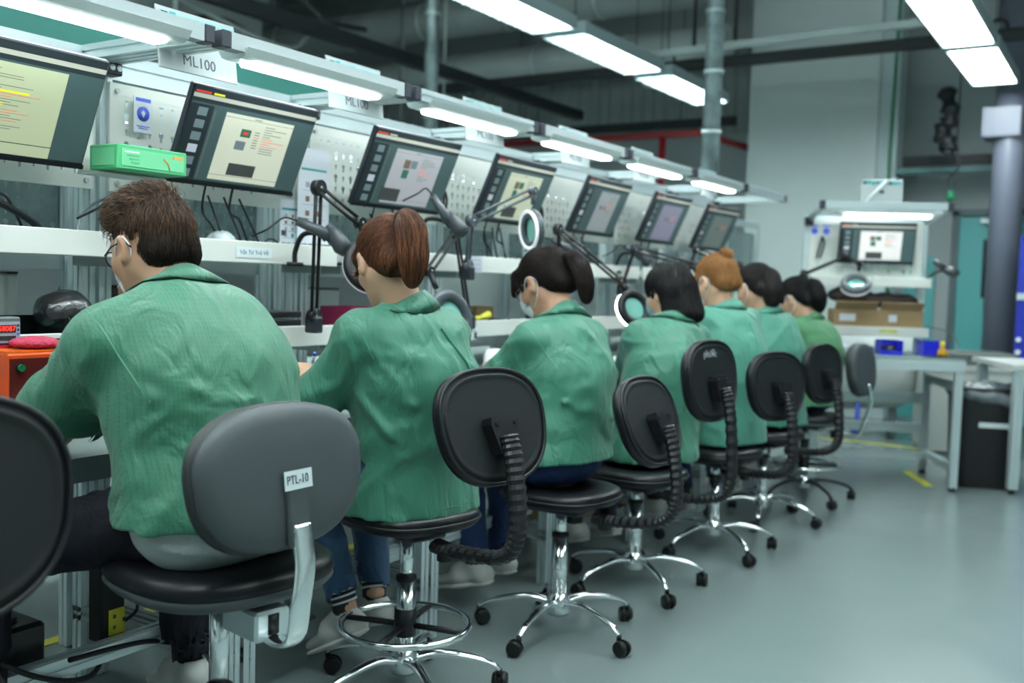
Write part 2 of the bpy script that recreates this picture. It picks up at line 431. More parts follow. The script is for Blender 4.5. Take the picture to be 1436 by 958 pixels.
# teal door with a dark vision panel
TEALD = mat('teal_door_paint', (0.12, 0.47, 0.47), .4, noise=.06, nscale=2)
m = MB(); m.box((-1.04, YB - .03, .97), (.92, .05, 1.94), TEALD); d1 = struct(m.build('door_1'))
for nm, c, s_ in (('door_frame', (-1.53, YB - .04, .99), (.06, .1, 2.0)), ('door_frame', (-1.04, YB - .04, 1.98), (1.04, .1, .06)), ('door_frame', (-.55, YB - .04, .99), (.06, .1, 2.0))):
    m = MB(); m.box(c, s_, mat('door_frame_steel', (.10, .14, .15), .4)); m.build(nm, d1)
m = MB(); m.box((-1.215, YB - .06, 1.45), (.14, .012, .55), mat('dark_glass', (.02, .03, .035), .08)); m.build('vision_panel', d1)
m = MB(); m.box((-1.18, YB - .09, 1.90), (.26, .06, .05), ALU); m.cyl((-1.3, YB - .12, 1.92), (-.95, YB - .10, 1.93), .01, ALU, 6); m.build('door_closer', d1)
# second teal door leaf seen between the bench legs
m = MB(); m.box((-1.84, YB - .03, .78), (.28, .04, 1.56), TEALD); struct(m.build('door_2'))
# round painted column with a collar
LAV = mat('lavender_grey_column_paint', (0.17, 0.19, 0.25), .35, noise=.12, nscale=2)
m = MB(); m.tube([(-1.005, 9.35, 0), (-1.005, 9.35, ZC)], .128, LAV, 28); col_ = m.build('trim_3'); struct(col_)
m = MB(); m.box((-1.06, 9.33, 2.64), (.29, .29, .24), LAV); m.build('collar_box', col_)
m = MB(); m.box((.1, 8.82, 1.12), (1.86, .04, 1.1), mat('royal_blue_panel', (.012, .03, .42), .4)); bl = m.build('partition_board')
for z in (.64, 1.2): m = MB(); m.box((.1, 8.79, z), (1.86, .03, .05), ALU); m.build('rail', bl)
for x in (-.8, .98): m = MB(); m.box((x, 8.82, .3), (.05, .05, .6), ALU); m.build('leg', bl)
for x, z in ((-.80, .76), (-.80, .86)): m = MB(); m.cyl((x, 8.795, z), (x, 8.78, z), .02, mat('white_plastic', (.8, .85, .85), .4), 10); m.build('cap', bl)
tag(bl, 'royal blue board standing right of the round column', 'board')

# yellow floor marking
YEL = mat('yellow_floor_tape', (.62, .60, .03), .5, noise=.25, nscale=12)
m = MB(); m.box((-2.90, 5.2, .0015), (.05, 8.6, .003), YEL); struct(m.build('trim_4'))
m = MB(); m.box((-1.7, 8.2, .0015), (1.6, .06, .003), YEL); struct(m.build('trim_5'))
m = MB(); m.box((-1.16, 6.85, .0015), (.05, .5, .003), YEL, rz=.45); struct(m.build('trim_6'))

# ---------------------------------------------------------------- overhead services
def pipe(name, label, cat, pts, r, m_, group=None, n=14, bands=None):
    b = MB(); b.tube(pts, r, m_, n); o = b.build(name); tag(o, label, cat, group)
    if bands:
        for t in bands:
            p = Vector(pts[0]).lerp(Vector(pts[-1]), t); d = (Vector(pts[-1]) - Vector(pts[0])).normalized()
            q = MB(); q.cyl(p - d * .012, p + d * .012, r + .006, ALU, n); q.build('band', o)
    return o
RED = mat('red_sprinkler_pipe', (.30, .012, .018), .4)
GRN = mat('green_cable', (.01, .22, .09), .4)
BLK = mat('black_track', (.016, .02, .023), .5)
MID = mat('mid_grey_duct', (.30, .36, .35), .5, .1, noise=.2, nscale=2)
MID2 = mat('pale_grey_duct', (.50, .58, .57), .5, .1, noise=.2, nscale=2)
pipe('spiral_duct', 'galvanised spiral duct dropping vertically, right of centre', 'duct', [(-2.338, 6, ZC), (-2.338, 6, 1.92)], .056, STEEL, None, 20, [.15, .3, .45, .6, .75, .9])
pipe('spiral_duct', 'galvanised spiral duct dropping vertically behind the third lamp, left of centre', 'duct', [(-4.54, 6, ZC), (-4.54, 6, 1.9)], .052, STEEL, None, 20, [.2, .5, .8])
pipe('sprinkler_pipe', 'red horizontal fire pipe high on the left of the partition', 'pipe', [(-7.5, 9.2, 2.68), (-3.75, 9.28, 2.70), (-3.45, 9.9, 2.62)], .035, RED)
pipe('sprinkler_pipe', 'red vertical fire pipe dropping beside the partition', 'pipe', [(-4.12, 9.27, 2.66), (-4.12, 9.27, .0)], .035, RED)
pipe('green_conduit', 'thin green cable running down the pale casing', 'cable', spline([(-2.03, 9.83, 4.3), (-2.05, 9.83, 3.2), (-2.06, 9.83, 2.4), (-2.03, 9.83, 1.6), (-2.02, 9.83, .3)]), .013, GRN, n=8)
m = MB(); m.box((-3.9, 8.2, 3.1), (8.4, .05, .075), BLK); m.box((-3.9, 8.2, 3.145), (8.4, .09, .012), BLK); tr = m.build('busway_track'); tag(tr, 'long black busway track crossing in front of the partition', 'track')
for x in (-3.62, -6.6, -1.0):
    q = MB(); q.torus((0, 0, 0), .06, .013, BLK, 14, 6, M=Matrix.Translation((x, 8.2, 3.17)) @ Matrix.Rotation(PI / 2, 4, 'X')); q.cyl((x, 8.2, 3.2), (x, 8.2, ZC), .006, BLK, 6); q.build('hanger', tr)
m = MB(); m.box((-3.75, 8.17, 3.01), (.14, .05, .13), MID2); m.build('junction_box', tr)
m = MB(); m.box((-5.0, 5.4, 2.92), (.09, 7.5, .09), BLK); tag(m.build('busway_track'), 'black busway track running away above the benches on the left', 'track')
m = MB(); m.box((-6.2, 9.9, 2.90), (5.2, .07, .09), BLK); [m.cyl((x_, 9.9, 2.93), (x_, 9.9, ZC), .006, BLK, 6) for x_ in (-8.2, -6.2, -4.2)]; tag(m.build('busway_track'), 'black busway track just above the red pipe', 'track')
m = MB(); m.box((-1.45, 9.9, 2.42), (1.0, .07, .09), BLK); m.box((-1.45, 9.9, 2.33), (1.1, .16, .05), mat('teal_tray', (.10, .22, .22), .5)); tag(m.build('cable_tray'), 'dark cable tray over the teal door', 'tray')
q = MB(); q.tube(spline([(-1.55, 9.5, 3.0), (-1.5, 9.5, 2.75), (-1.58, 9.55, 2.62), (-1.5, 9.5, 2.5), (-1.52, 9.5, 2.42)]), [.05, .07, .09, .06] * 8 + [.05], BLK, 8); tag(q.build('cable_bundle'), 'black bunch of cables hanging over the tray', 'cable')
q = MB(); q.tube(spline([(-1.42, 9.4, 2.45), (-1.40, 9.4, 2.3), (-1.47, 9.4, 2.2), (-1.45, 9.4, 2.1)]), .012, BLK, 6); q.sphere((-1.45, 9.4, 2.05), .035, GRN, 10, (1, 1, 1.6)); q.cyl((-1.42, 9.4, 2.44), (-1.42, 9.4, ZC), .006, BLK, 6); tag(q.build('pendant_switch'), 'pendant cable with a small green grip', 'switch')
for i, (z, y, r, mm, lb) in enumerate([(3.55, 9.3, .17, MID2, 'pale round air duct crossing under the ceiling, lowest of three'), (3.95, 8.7, .2, MID, 'mid grey round air duct crossing under the ceiling'), (4.05, 7.2, .16, MID2, 'pale round air duct nearest the camera under the ceiling')]):
    o = pipe('air_duct', lb, 'duct', [(-10.5, y, z), (-3.5, y, z)], r, mm, None, 20, [.1, .25, .4, .55, .7, .85])
for i, (x, z, w, h, mm, lb) in enumerate([(-7.4, 3.5, .5, .3, MID, 'wide grey rectangular duct along the left side'), (-8.1, 3.1, .3, .3, MID2, 'pale rectangular duct low on the far left'), (-6.7, 3.75, .3, .12, BLK, 'dark flat cable ladder near the ceiling'), (-9.7, 2.7, .3, .25, MID, 'dim rectangular duct beside the left wall')]):
    m = MB(); m.box((x, 3.6, z), (w, 6.4, h), mm); o = m.build('rectangular_duct'); tag(o, lb, 'duct')
    for y in np.arange(1, 6.8, 1.2): q = MB(); q.box((x, y, z), (w + .03, .04, h + .03), MID2); q.build('flange', o)
m = MB(); m.box((-2.3, 7.4, 3.05), (2.6, .05, .05), MID2, rz=-.06); tag(m.build('ceiling_strut'), 'pale slotted strut crossing the partition above the busway', 'strut')
for i, (x, y) in enumerate([(-3.3, 8.0), (-3.05, 8.0), (-2.95, 8.02)]):
    q = MB(); q.cyl((x, y, 3.2 + .02 * i), (x, y, ZC), .018, BLK, 8); tag(q.build('hanging_rod'), ['black drop cable left of the other two before the partition', 'middle black drop cable before the partition', 'rightmost black drop cable before the partition'][i], 'cable', 'drop cables before the partition')
for k, (x, y, z0) in enumerate([(-5.9, 4.0, 2.95), (-6.4, 5.2, 3.2), (-7.4, 6.8, 3.0), (-5.6, 7.6, 2.9), (-8.4, 5.5, 2.8), (-6.9, 8.6, 2.9)]):
    q = MB(); q.cyl((x, y, z0), (x, y, ZC), .012, MID2, 6); tag(q.build('hanging_rod'), 'thin steel hanger rod in the ceiling space, ' + ['nearest the benches', 'left of the nearest rod', 'under the wide grey duct', 'beside the second lamp line', 'farthest left', 'close to the back wall'][k], 'rod', 'hanger rods on the left')
random.seed(3)
for k in range(7):
    x0 = -5.3 - k * .55; y0 = 4 + k * .6
    pts = [(x0 + random.uniform(-.3, .3), y0 + j * .5, 3.2 + random.uniform(-.22, .25)) for j in range(5)]
    q = MB(); q.tube(spline(pts), .022, random.choice([BLK, MID, BLK]), 7); tag(q.build('ceiling_cable'), ['first', 'second', 'third', 'fourth', 'fifth', 'sixth', 'last'][k] + ' dark sagging ceiling cable, counted from the benches leftwards', 'cable', 'sagging ceiling cables')

# ceiling luminaires: steel trough, two tubes, cross louvres
LH = mat('luminaire_housing', (.40, .48, .50), .4, .1)
def luminaire(x, y, z, label, group=None, louvre=True, up=False):
    t = thing('ceiling_light', label, 'ceiling light', (x, y, z), 0, group)
    m = MB(); m.box((0, 0, .07), (.34, 1.32, .02), LH)
    for s_ in (-1, 1): m.box((s_ * .165, 0, .035), (.015, 1.32, .085), LH); m.box((0, s_ * .655, .035), (.34, .015, .085), LH)
    m.build('housing', t)
    for s_ in (-1, 1):
        q = MB(); q.box((s_ * .075, 0, .045), (.09, 1.27, .02), CEILLED); q.build('tube', t)
    q = MB()
    if louvre:
        for i in range(13): q.box((0, -.60 + i * .10, .006), (.31, .006, .050), mat('louvre_aluminium', (.75, .82, .82), .25, .6))
        q.box((0, 0, .012), (.02, 1.29, .038), MATS['louvre_aluminium'])
    else: q.box((0, 0, .012), (.30, 1.27, .006), CEILLED)
    q.build('louvre', t)
    if up: q = MB(); q.box((0, 0, .088), (.22, 1.2, .012), mat('added_fill_glow', (.90, 1.0, 1.0), .5, emit=30.0)); q.build('added_fill', t)  # glowing strip added on top of unseen fixtures to brighten the ceiling space
    for s_ in (-1, 1): q = MB(); q.cyl((0, s_ * .5, .08), (0, s_ * .5, ZC - z), .004, BLK, 6); q.build('hanger_wire', t)
for i, y in enumerate((5.28, 6.72, 8.2)):
    luminaire(-3.46, y, 2.9, ['louvred ceiling light at the top edge, nearest of the left line', 'louvred ceiling light in the middle of the left line', 'louvred ceiling light farthest in the left line, behind the spiral duct'][i])
for i, y in enumerate((6.82, 8.26)):
    luminaire(-1.09, y, 2.9, ['bright flat ceiling light at the upper right corner', 'smaller bright ceiling light above the round column'][i], louvre=False)
for x in (-3.46, -1.09, 1.6, -6.2, -8.6):
    for y in (-.2, 1.3, 2.75, 4.2):
        if x == -6.2 and y > 3 or x == -8.6 and y > 2 or x == 1.6 and y < 1: continue
        luminaire(x, y, 2.9 if x > -5 else 2.75, 'ceiling light outside the picture', 'ceiling lights beyond the frame', louvre=False, up=True)
BEFORE_BENCH = set(o.name for o in COL.objects)
# ---------------------------------------------------------------- aluminium profile, benches
def profile(m, a, b, w=.045, h=.045, mm=None):
    """slotted extrusion between two points along one axis"""
    mm = mm or ALU; a = Vector(a); b = Vector(b); ax = max(range(3), key=lambda i: abs(b[i] - a[i])); g = .004; d = .006
    o = []
    for (sx, sy, tx, ty) in ((1, 0, 0, 1), (0, 1, -1, 0), (-1, 0, 0, -1), (0, -1, 1, 0)):
        def q(nn, tt):
            x = sx * (w / 2 - nn) + tx * tt * w / 2; y = sy * (h / 2 - nn) + ty * tt * h / 2
            return (x, y)
        gg = g / (w / 2)
        o += [q(0, -1), q(0, -gg), q(d, -gg), q(d, gg), q(0, gg)]
    i, j = [(1, 2), (0, 2), (0, 1)][ax]
    o2 = [(a[i] + x, a[j] + y) for x, y in o]
    m.prism(o2, a[ax], b[ax], mm, 'XYZ'[ax]); return m
DK = mat('groove_cap_black', (.03, .034, .05), .45)
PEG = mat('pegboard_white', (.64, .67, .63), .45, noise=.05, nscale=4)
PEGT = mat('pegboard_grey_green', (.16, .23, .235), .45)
def pegboard(w, h, name, parent, M, mm, p=.045):
    nx = int((w - .04) / p); nz = int((h - .04) / p); x0 = (w - nx * p) / 2; z0 = (h - nz * p) / 2
    kh = [(-.0025, -.011), (.0025, -.011), (.0030, -.002), (.0060, .001), (.0060, .006), (.0025, .0095), (-.0025, .0095), (-.0060, .006), (-.0060, .001), (-.0030, -.002)]
    V = []; F = []
    for i in range(nx):
        for k in range(nz):
            cx_ = x0 + (i + .5) * p; cz_ = z0 + (k + .5) * p; b0 = len(V); q = p / 2; s = 1.55 if (i + k) % 2 == 0 else 1.0
            sq = [(-q, -q), (q, -q), (q, 0), (q, q), (-q, q), (-q, 0)]
            V += [(cx_ + a, 0, cz_ + c) for a, c in sq] + [(cx_ + a * s, 0, cz_ + c * s) for a, c in kh]
            K = lambda j: b0 + 6 + j
            F += [(b0, b0 + 1, K(1), K(0)), (b0 + 1, b0 + 2, K(3), K(2), K(1)), (b0 + 2, b0 + 3, K(5), K(4), K(3)), (b0 + 3, b0 + 4, K(6), K(5)), (b0 + 4, b0 + 5, K(8), K(7), K(6)), (b0 + 5, b0, K(0), K(9), K(8))]
    m = MB(); m.add(V, F, mm, M=M)
    t = .012
    for c, d in (((x0 / 2, -.004, h / 2), (x0, .01, h)), ((w - x0 / 2, -.004, h / 2), (x0, .01, h)), ((w / 2, -.004, z0 / 2), (w - 2 * x0, .01, z0)), ((w / 2, -.004, h - z0 / 2), (w - 2 * x0, .01, z0))): m.box(c, d, mm, M=M)
    return m.build(name, parent)
def bench(y0, lamp, label, face='worker', grooved=True, w=.9, full=True):
    """one bay; local origin on the floor under the front left corner; local x away from the workers (depth), local y along the row"""
    t = thing('workbench', label, 'workbench', (-2.15, y0, 0), 0, 'row of assembly benches')
    def P(nm, fn): m = MB(); fn(m); return m.build(nm, t)
    P('table_top', lambda m: m.box((-.36, w / 2, .735), (.76, w - .01, .03), mat('bench_laminate', (.24, .31, .30), .4)))
    P('front_edge', lambda m: m.box((.028, w / 2, .72), (.02, w - .01, .06), ALU2))
    for yy in (.03, w - .03):
        P('leg', lambda m: profile(m, (-.02, yy, -.13), (-.02, yy, .70)))
        P('post', lambda m: profile(m, (-.70, yy, -.13), (-.70, yy, 1.86)))
        P('arm_beam', lambda m: profile(m, (-.165, yy, 1.863), (-.52, yy, 1.815)) if False else profile(m, (-.17, yy, 1.872), (-.70, yy, 1.872)))
        P('foot_rail', lambda m: profile(m, (0, yy, .09), (-.72, yy, .09), mm=ALU2))
        P('corner_bracket', lambda m: [m.box((-.655, yy, 1.835), (.05, .054, .045), BLACKM, bev=.004), m.cyl((-.63, yy - .013, 1.835), (-.627, yy - .013, 1.835), .010, CHROME, 8), m.cyl((-.63, yy + .013, 1.835), (-.627, yy + .013, 1.835), .010, CHROME, 8)])
    P('front_beam', lambda m: profile(m, (-.15, .05, 1.875), (-.15, w - .05, 1.875)) if grooved else m.box((-.15, w / 2, 1.875), (.045, w - .1, .048), mat('beam_cover_grey', (.36, .41, .42), .5)))
    for yy in (.03, w - .03): P('end_cap', lambda m: m.box((-.15, yy, 1.875), (.049, .034, .050), DK, bev=.003))
    P('rear_beam', lambda m: profile(m, (-.705, .05, 1.850), (-.705, w - .05, 1.850), .045, .085))
    P('cross_rail', lambda m: profile(m, (-.1, .05, .20), (-.1, w - .05, .20)))
    P('cross_rail', lambda m: profile(m, (-.62, .05, .30), (-.62, w - .05, .30)))
    # shelves: tray with white lip and green mat
    for nm, z, xf in (('upper_shelf', 1.235, -.46), ('lower_shelf', .937, -.46)):
        m = MB(); m.box((xf, w / 2, z + .038), (.012, w - .05, .076), WHITE, bev=.003); m.box((xf - .13, w / 2, z + .012), (.26, w - .05, .012), WHITE)
        for yy in (.028, w - .028): m.box((xf - .13, yy, z + .030), (.26, .006, .05), WHITE)
        sh = m.build(nm, t)
        m = MB(); m.box((xf - .13, w / 2, z + .022), (.245, w - .07, .008), TEALMAT); m.build('shelf_mat', sh)
        m = MB()
        for yy in (.06, w - .06): m = MB(); m.box((xf - .15, yy, z - .012), (.2, .01, .03), ALU2); m.build('shelf_bracket', sh)
    pb = pegboard(w - .06, .345, 'pegboard', t, Matrix.Translation((-.66, w - .03, 1.45)) @ Matrix.Rotation(-PI / 2, 4, 'Z'), PEG)
    for yy in (.055, w - .055):
        for zz in (1.475, 1.77): m = MB(); m.cyl((-.662, yy, zz), (-.650, yy, zz), .008, mat('zinc_screw', (.45, .50, .52), .4, .3), 10); m.build('screw', t)
    # linear lamp under the front beam
    if lamp:
        l = thing('bench_lamp', lamp, 'lamp', (-2.33, y0 + w / 2, 1.838), 0, None)
        L_ = .60
        m = MB(); m.prism([(-.065, .028), (-.05, .006), (-.03, -.002), (.03, -.002), (.05, .006), (.065, .028)], -L_ / 2 - .05, L_ / 2 + .05, mat('lamp_housing', (.62, .70, .70), .35), 'Y'); m.build('housing', l)
        m = MB(); m.box((0, 0, -.006), (.062, L_, .014), LED, bev=.006); m.build('diffuser', l)
    return t
Y0 = 2.0; WB = .905
names = ['nearest', 'second', 'third', 'fourth', 'fifth', 'sixth', 'seventh']
who = ['in front of the glasses wearer', 'in front of the worker with the long red-brown ponytail', 'in front of the dark ponytail worker', 'in front of the black bobbed worker', 'in front of the orange bun worker', 'in front of the sixth worker along', 'at the far end of the row']
for k in range(-2, 7):
    lb = 'aluminium-framed assembly bench with pegboard, ' + who[k] if k >= 0 else ['aluminium bench beyond the left edge, nearest the camera', 'aluminium-framed assembly bench cut off by the left edge'][k + 2]
    y0 = Y0 + (k - 1) * WB
    lampl = None
    if k <= 5: lampl = ('white linear bench lamp ' + (['over the nearest bench at the top left', 'right of the hanging plate lettered ML100', 'third from the left', 'fourth from the left', 'fifth from the left', 'last of the row, smallest'][k]) if k >= 0 else ['white linear bench lamp outside the picture, nearest the camera', 'white linear bench lamp at the very left of the row'][k + 2])
    bench(y0, lampl, lb, grooved=k not in (0, 1, 3), w=WB)
# opposite row of benches seen through the gaps: back to back, simpler
bw = ['nearest the camera', 'at the left edge', 'behind the yellowish monitor', 'behind the keypad-picture monitor', 'behind the lilac-page monitor', 'behind the two-photo monitor', 'behind the hazy monitor', 'behind the violet monitor', 'behind the dark greenish monitor', 'past the end of the front row']
for k in range(-1, 9):
    y0 = Y0 + (k - 1) * WB + .15
    t = thing('workbench', 'grey-green bench of the row behind, ' + bw[k + 1], 'workbench', (-3.15, y0, 0), 0, 'benches of the row behind')
    def P(nm, fn): m = MB(); fn(m); return m.build(nm, t)
    P('table_top', lambda m: m.box((-.36, WB / 2, .735), (.72, WB - .01, .03), MATS['bench_laminate']))
    for yy in (.03, WB - .03):
        P('post', lambda m: profile(m, (0, yy, -.13), (0, yy, 1.80))); P('leg', lambda m: profile(m, (-.68, yy, -.13), (-.68, yy, .70)))
        P('arm_beam', lambda m: profile(m, (0, yy, 1.82), (-.5, yy, 1.82)))
    P('rear_beam', lambda m: profile(m, (0, .05, 1.80), (0, WB - .05, 1.80)))
    P('front_beam', lambda m: profile(m, (-.5, .05, 1.85), (-.5, WB - .05, 1.85)))
    P('shelf', lambda m: m.box((-.15, WB / 2, 1.22), (.28, WB - .06, .05), ALU2))
    P('shelf', lambda m: m.box((-.15, WB / 2, .95), (.28, WB - .06, .05), ALU2))
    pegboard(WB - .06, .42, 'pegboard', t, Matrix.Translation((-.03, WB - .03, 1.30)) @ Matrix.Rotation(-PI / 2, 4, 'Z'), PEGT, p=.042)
    if k >= 3: P('back_panel', lambda m: m.box((.03, WB / 2, 1.06), (.012, WB - .12, .46), mat('pale_back_panel', (.50, .56, .56), .5)))
    if k < 8:
        l = thing('bench_lamp', 'linear lamp of the row behind, ' + bw[k + 1], 'lamp', (-3.65, y0 + WB / 2, 1.815), 0, 'lamps of the row behind')
        m = MB(); m.box((0, 0, .006), (.10, .7, .02), MATS['lamp_housing']); m.build('housing', l); m = MB(); m.box((0, 0, -.008), (.06, .62, .010), LED); m.build('diffuser', l)
# teal banner board of the row behind
TB = mat('teal_banner', (.02, .20, .17), .5, noise=.15, nscale=3)
for i, (a, b_) in enumerate(((1.2, 2.35), (2.55, 3.35))):
    m = MB(); m.box((-3.12, (a + b_) / 2, 2.01), (.012, b_ - a, .20), TB); m.build('board_panel')
    o = bpy.data.objects['board_panel']; o.name = 'teal_sign_board'; tag(o, ['dark teal board behind the nearest bench lamp', 'dark teal board behind the second bench lamp'][i], 'sign board')
    q = MB(); [q.box((-3.12, yy, 1.88), (.012, .02, .14), ALU2) for yy in (a + .1, b_ - .1)]; q.build('bracket', o)
# ---------------------------------------------------------------- monitors with document-viewer screens
FR = mat('monitor_frame', (.018, .024, .038), .3)
UI = mat('screen_panel_dark', (.035, .065, .068), .5, emit=.45)
BAR = mat('screen_bar_black', (.01, .018, .022), .5, emit=.3)
def emat(n, c, e=1.0): return mat(n, c, .4, emit=e)
PAGES = [emat('page_yellowish', (.27, .31, .20), .75), emat('page_cream', (.34, .36, .29), .8), emat('page_lilac', (.22, .23, .25), .75), emat('page_cream_dim', (.30, .33, .25), .75), emat('page_haze', (.16, .18, .19), .7), emat('page_lilac_dim', (.13, .13, .18), .7), emat('page_green_dim', (.10, .13, .12), .5), emat('page_clear', (.38, .38, .37), .9)]
TXT = emat('screen_text_grey', (.09, .11, .09), .7); TXR = emat('screen_text_red', (.50, .12, .08), .7); HIY = emat('screen_highlight', (.45, .45, .01), .9)
THB = emat('screen_thumbnail', (.09, .13, .14), .6); KEYP = emat('screen_block_dark', (.035, .04, .04), .5); REDL = emat('screen_red_tab', (.45, .03, .02), .7)
PICA = emat('screen_photo_green', (.02, .09, .06), .6); PICB = emat('screen_photo_brown', (.10, .07, .05), .6); TITLE = emat('screen_title_bar', (.26, .27, .23), .7)
def monitor(loc, tilt, label, kind, rz=0.0, group='monitors along the bench row', w=.555, h=.326, mount=True):
    """screen faces +x, turned down by tilt"""
    t = thing('monitor', label, 'monitor', loc, rz, group)
    T = Matrix.Rotation(tilt, 4, 'Y')
    m = MB(); m.box((-.012, 0, 0), (.026, w, h), FR, bev=.004, M=T); m.box((-.035, 0, 0), (.03, w * .7, h * .7), BLACKP, bev=.01, M=T); cs = m.build('casing', t)
    m = MB(); m.box((.0018, 0, -h / 2 + .006), (.006, w, .012), BLACKP, M=T); m.build('bottom_bezel', t)
    rs = []
    def R(x0, y0, x1, y1, mm, l=1): rs.append((x0, y0, x1, y1, mm, l))
    pg = PAGES[kind]
    R(0, 0, 1, 1, UI, 0); R(0, .93, 1, 1, BAR); R(0, .885, 1, .93, TITLE); R(0, .84, 1, .885, BAR)
    r = random.Random(kind * 5 + 3)
    if kind == 0:
        R(-.0, .0, .80, .82, pg); pass
        R(.0, .105, .80, .112, BAR, 2)
        for i in range(26):
            y = .78 - i * .024; x = .30 if i > 2 else .2
            if i in (9, 14): R(.28, y - .006, .28 + (.34 if i == 9 else .22), y + .013, HIY, 2)
            R(x, y, x + r.uniform(.1, .38), y + .006, TXR if i in (10, 11, 16, 17, 20) else TXT, 3)
        for i in range(9): R(.05 + r.uniform(0, .06), .5 - i * .03, .1 + r.uniform(0, .08), .51 - i * .03, TXT, 2)
        R(.03, .36, .12, .5, emat('screen_sketch', (.12, .14, .10), .7), 2); R(.22, .04, .36, .05, TXT, 3)
    else:
        R(0, .0, .17, .82, BAR, 1)
        for i in range(6): R(.06, .70 - i * .135, .13, .79 - i * .135, THB if i != 3 else emat('screen_thumb_pale', (.3, .33, .38), .6), 2)
        R(.185, .02, .19, .78, TXT, 2); R(.01, .94, .12, .96, REDL, 2); R(.14, .94, .22, .96, HIY if kind == 1 else TITLE, 2)
        x0, x1 = (.27, .83) if kind != 4 else (.36, .8)
        R(x0, .03, x1, .79, pg, 2); R(x0, .745, x1, .75, TXT, 3); R(x0, .085, x1, .09, TXT, 3)
        if kind in (1,): R(.42, .55, .50, .64, PICA, 3); R(.44, .58, .48, .61, REDL, 4); R(.40, .40, .48, .50, THB, 3); R(.40, .10, .62, .24, KEYP, 3); [R(.53, .62 - i * .03, .57, .63 - i * .03, TXR if i == 2 else TXT, 3) for i in range(7)]
        elif kind in (2, 3, 7): R(.40, .54, .47, .66, PICB, 3); R(.48, .55, .55, .66, PICA if kind != 2 else THB, 3); R(.41, .40, .48, .52, PICA, 3); R(.24 if kind == 2 else .36, .06, .46 if kind == 2 else .58, .24, KEYP, 3)
        else: R(.45, .45, .50, .52, PICB, 3); R(.54, .45, .58, .52, PICB, 3)
        for i in range(12):
            y = .70 - i * .028
            R(.60, y, .60 + r.uniform(.05, .19), y + .008, TXR if i in (5, 6, 7, 8) else TXT, 3)
        R(.50, .76, .56, .77, TXT, 3)
    m = MB(); W_ = w - .012; H_ = h - .022
    for x0, y0, x1, y1, mm, l in rs:
        d = .0016 + l * .0002; Y = lambda q: -W_ / 2 + q * W_; Z = lambda q: -H_ / 2 + .006 + q * H_
        # seen from +x: picture left is local -y ... the row direction is +y, so left = -y
        m.add([(d, Y(x0), Z(y0)), (d, Y(x1), Z(y0)), (d, Y(x1), Z(y1)), (d, Y(x0), Z(y1))], [(0, 1, 2, 3)], mm, M=T)
    sc = m.build('screen', t)
    if mount:
        m = MB(); m.box((-.055, 0, .0), (.02, .11, .11), BLACKM, M=T); m.build('mount_plate', t)
        m = MB(); m.cyl((-.06, 0, 0), (-.115, 0, .0), .022, BLACKM, 10); m.build('mount_arm', t)
        m = MB(); m.tube(spline([(-.12, -.05, -h * .2), (-.15, -.06, -h * .65), (-.13, -.04, -.27), (-.14, .02, -.33)]), .004, BLACKP, 6); m.build('power_cable', t)
        m = MB(); m.tube(spline([(-.12, .07, -h * .2), (-.15, .06, -h * .65), (-.13, .09, -.25), (-.14, .14, -.33)]), .0045, BLACKP, 6); m.build('video_cable', t)
    return t
ml = ['monitor with a yellowish document and highlighted lines, at the top left edge', 'monitor showing a dark keypad picture, between the green box and the wall papers', 'monitor with a lilac page above the red-brown ponytail', 'monitor with two small photos behind the grey magnifier arm',
      'hazy reflecting monitor, fifth from the left', 'dim violet-tinted monitor, sixth from the left', 'dark greenish monitor, last and smallest of the row']
my = [1.545, 2.40, 3.285, 4.13, 5.02, 5.92, 6.82]
mrz = [0, 0, -.02, .02, .03, 0, -.05]
for k in range(7):
    monitor((-2.585, my[k], 1.640 - .004 * k), math.radians(24), ml[k], [0, 1, 2, 3, 4, 5, 6][k], mrz[k])

# ---------------------------------------------------------------- hanging acrylic signs (teal heading, ML100)
ACR = mat('acrylic_sign_white', (.40, .45, .46), .25, coat=.5); TEALP = mat('teal_print', (.02, .32, .34), .5); INK = mat('black_print', (.04, .05, .06), .6)
def sign(loc, label, rz=PI / 2, w=.30, h=.185, body='ML100', tilt=-.12):
    t = thing('hanging_sign', label, 'sign', loc, rz, 'station signs on the lamp beams')
    T = Matrix.Rotation(tilt, 4, 'X')
    m = MB(); m.box((0, 0, 0), (w, .006, h), ACR, bev=.002, M=T); m.build('sign_plate', t)
    M_ = T @ Matrix.Translation((0, -.0036, 0)) @ Matrix.Rotation(PI / 2, 4, 'X')
    m = MB(); m.box((0, h * .36, 0), (w * .92, h * .17, .0006), mat('teal_print_pale', (.25, .5, .52), .5), M=M_)
    r = random.Random(5)
    for i in range(9): m.box((-w * .4 + i * w * .1, h * .36 + r.uniform(-.004, .004), .0004), (w * r.uniform(.05, .09), h * r.uniform(.07, .13), .0006), TEALP if i % 3 else INK, M=M_)
    m.build('heading', t)
    text_mesh(body, .046, INK, 'lettering', t, M_ @ Matrix.Translation((0, -h * .30, 0)))
    m = MB(); m.box((0, .02, -.0), (.03, .05, .02), BLACKM); m.build('hook', t)
    return t
sl = ['white hanging sign lettered ML100 beside the nearest bench lamp', 'white hanging sign between the second and third bench lamps', 'white hanging sign with teal heading on the third bay', 'white hanging sign with teal heading on the fourth bay', 'small hanging sign with teal heading on the fifth bay', 'smallest hanging sign, last on the lamp beams']
for k, y in enumerate((2.03, 2.73, 3.55, 4.35, 5.15, 6.15)): sign((-2.48, y * 1.033, 1.888), sl[k])
sign((-2.48, 1.24, 1.888), 'white hanging sign cut off at the top left corner')

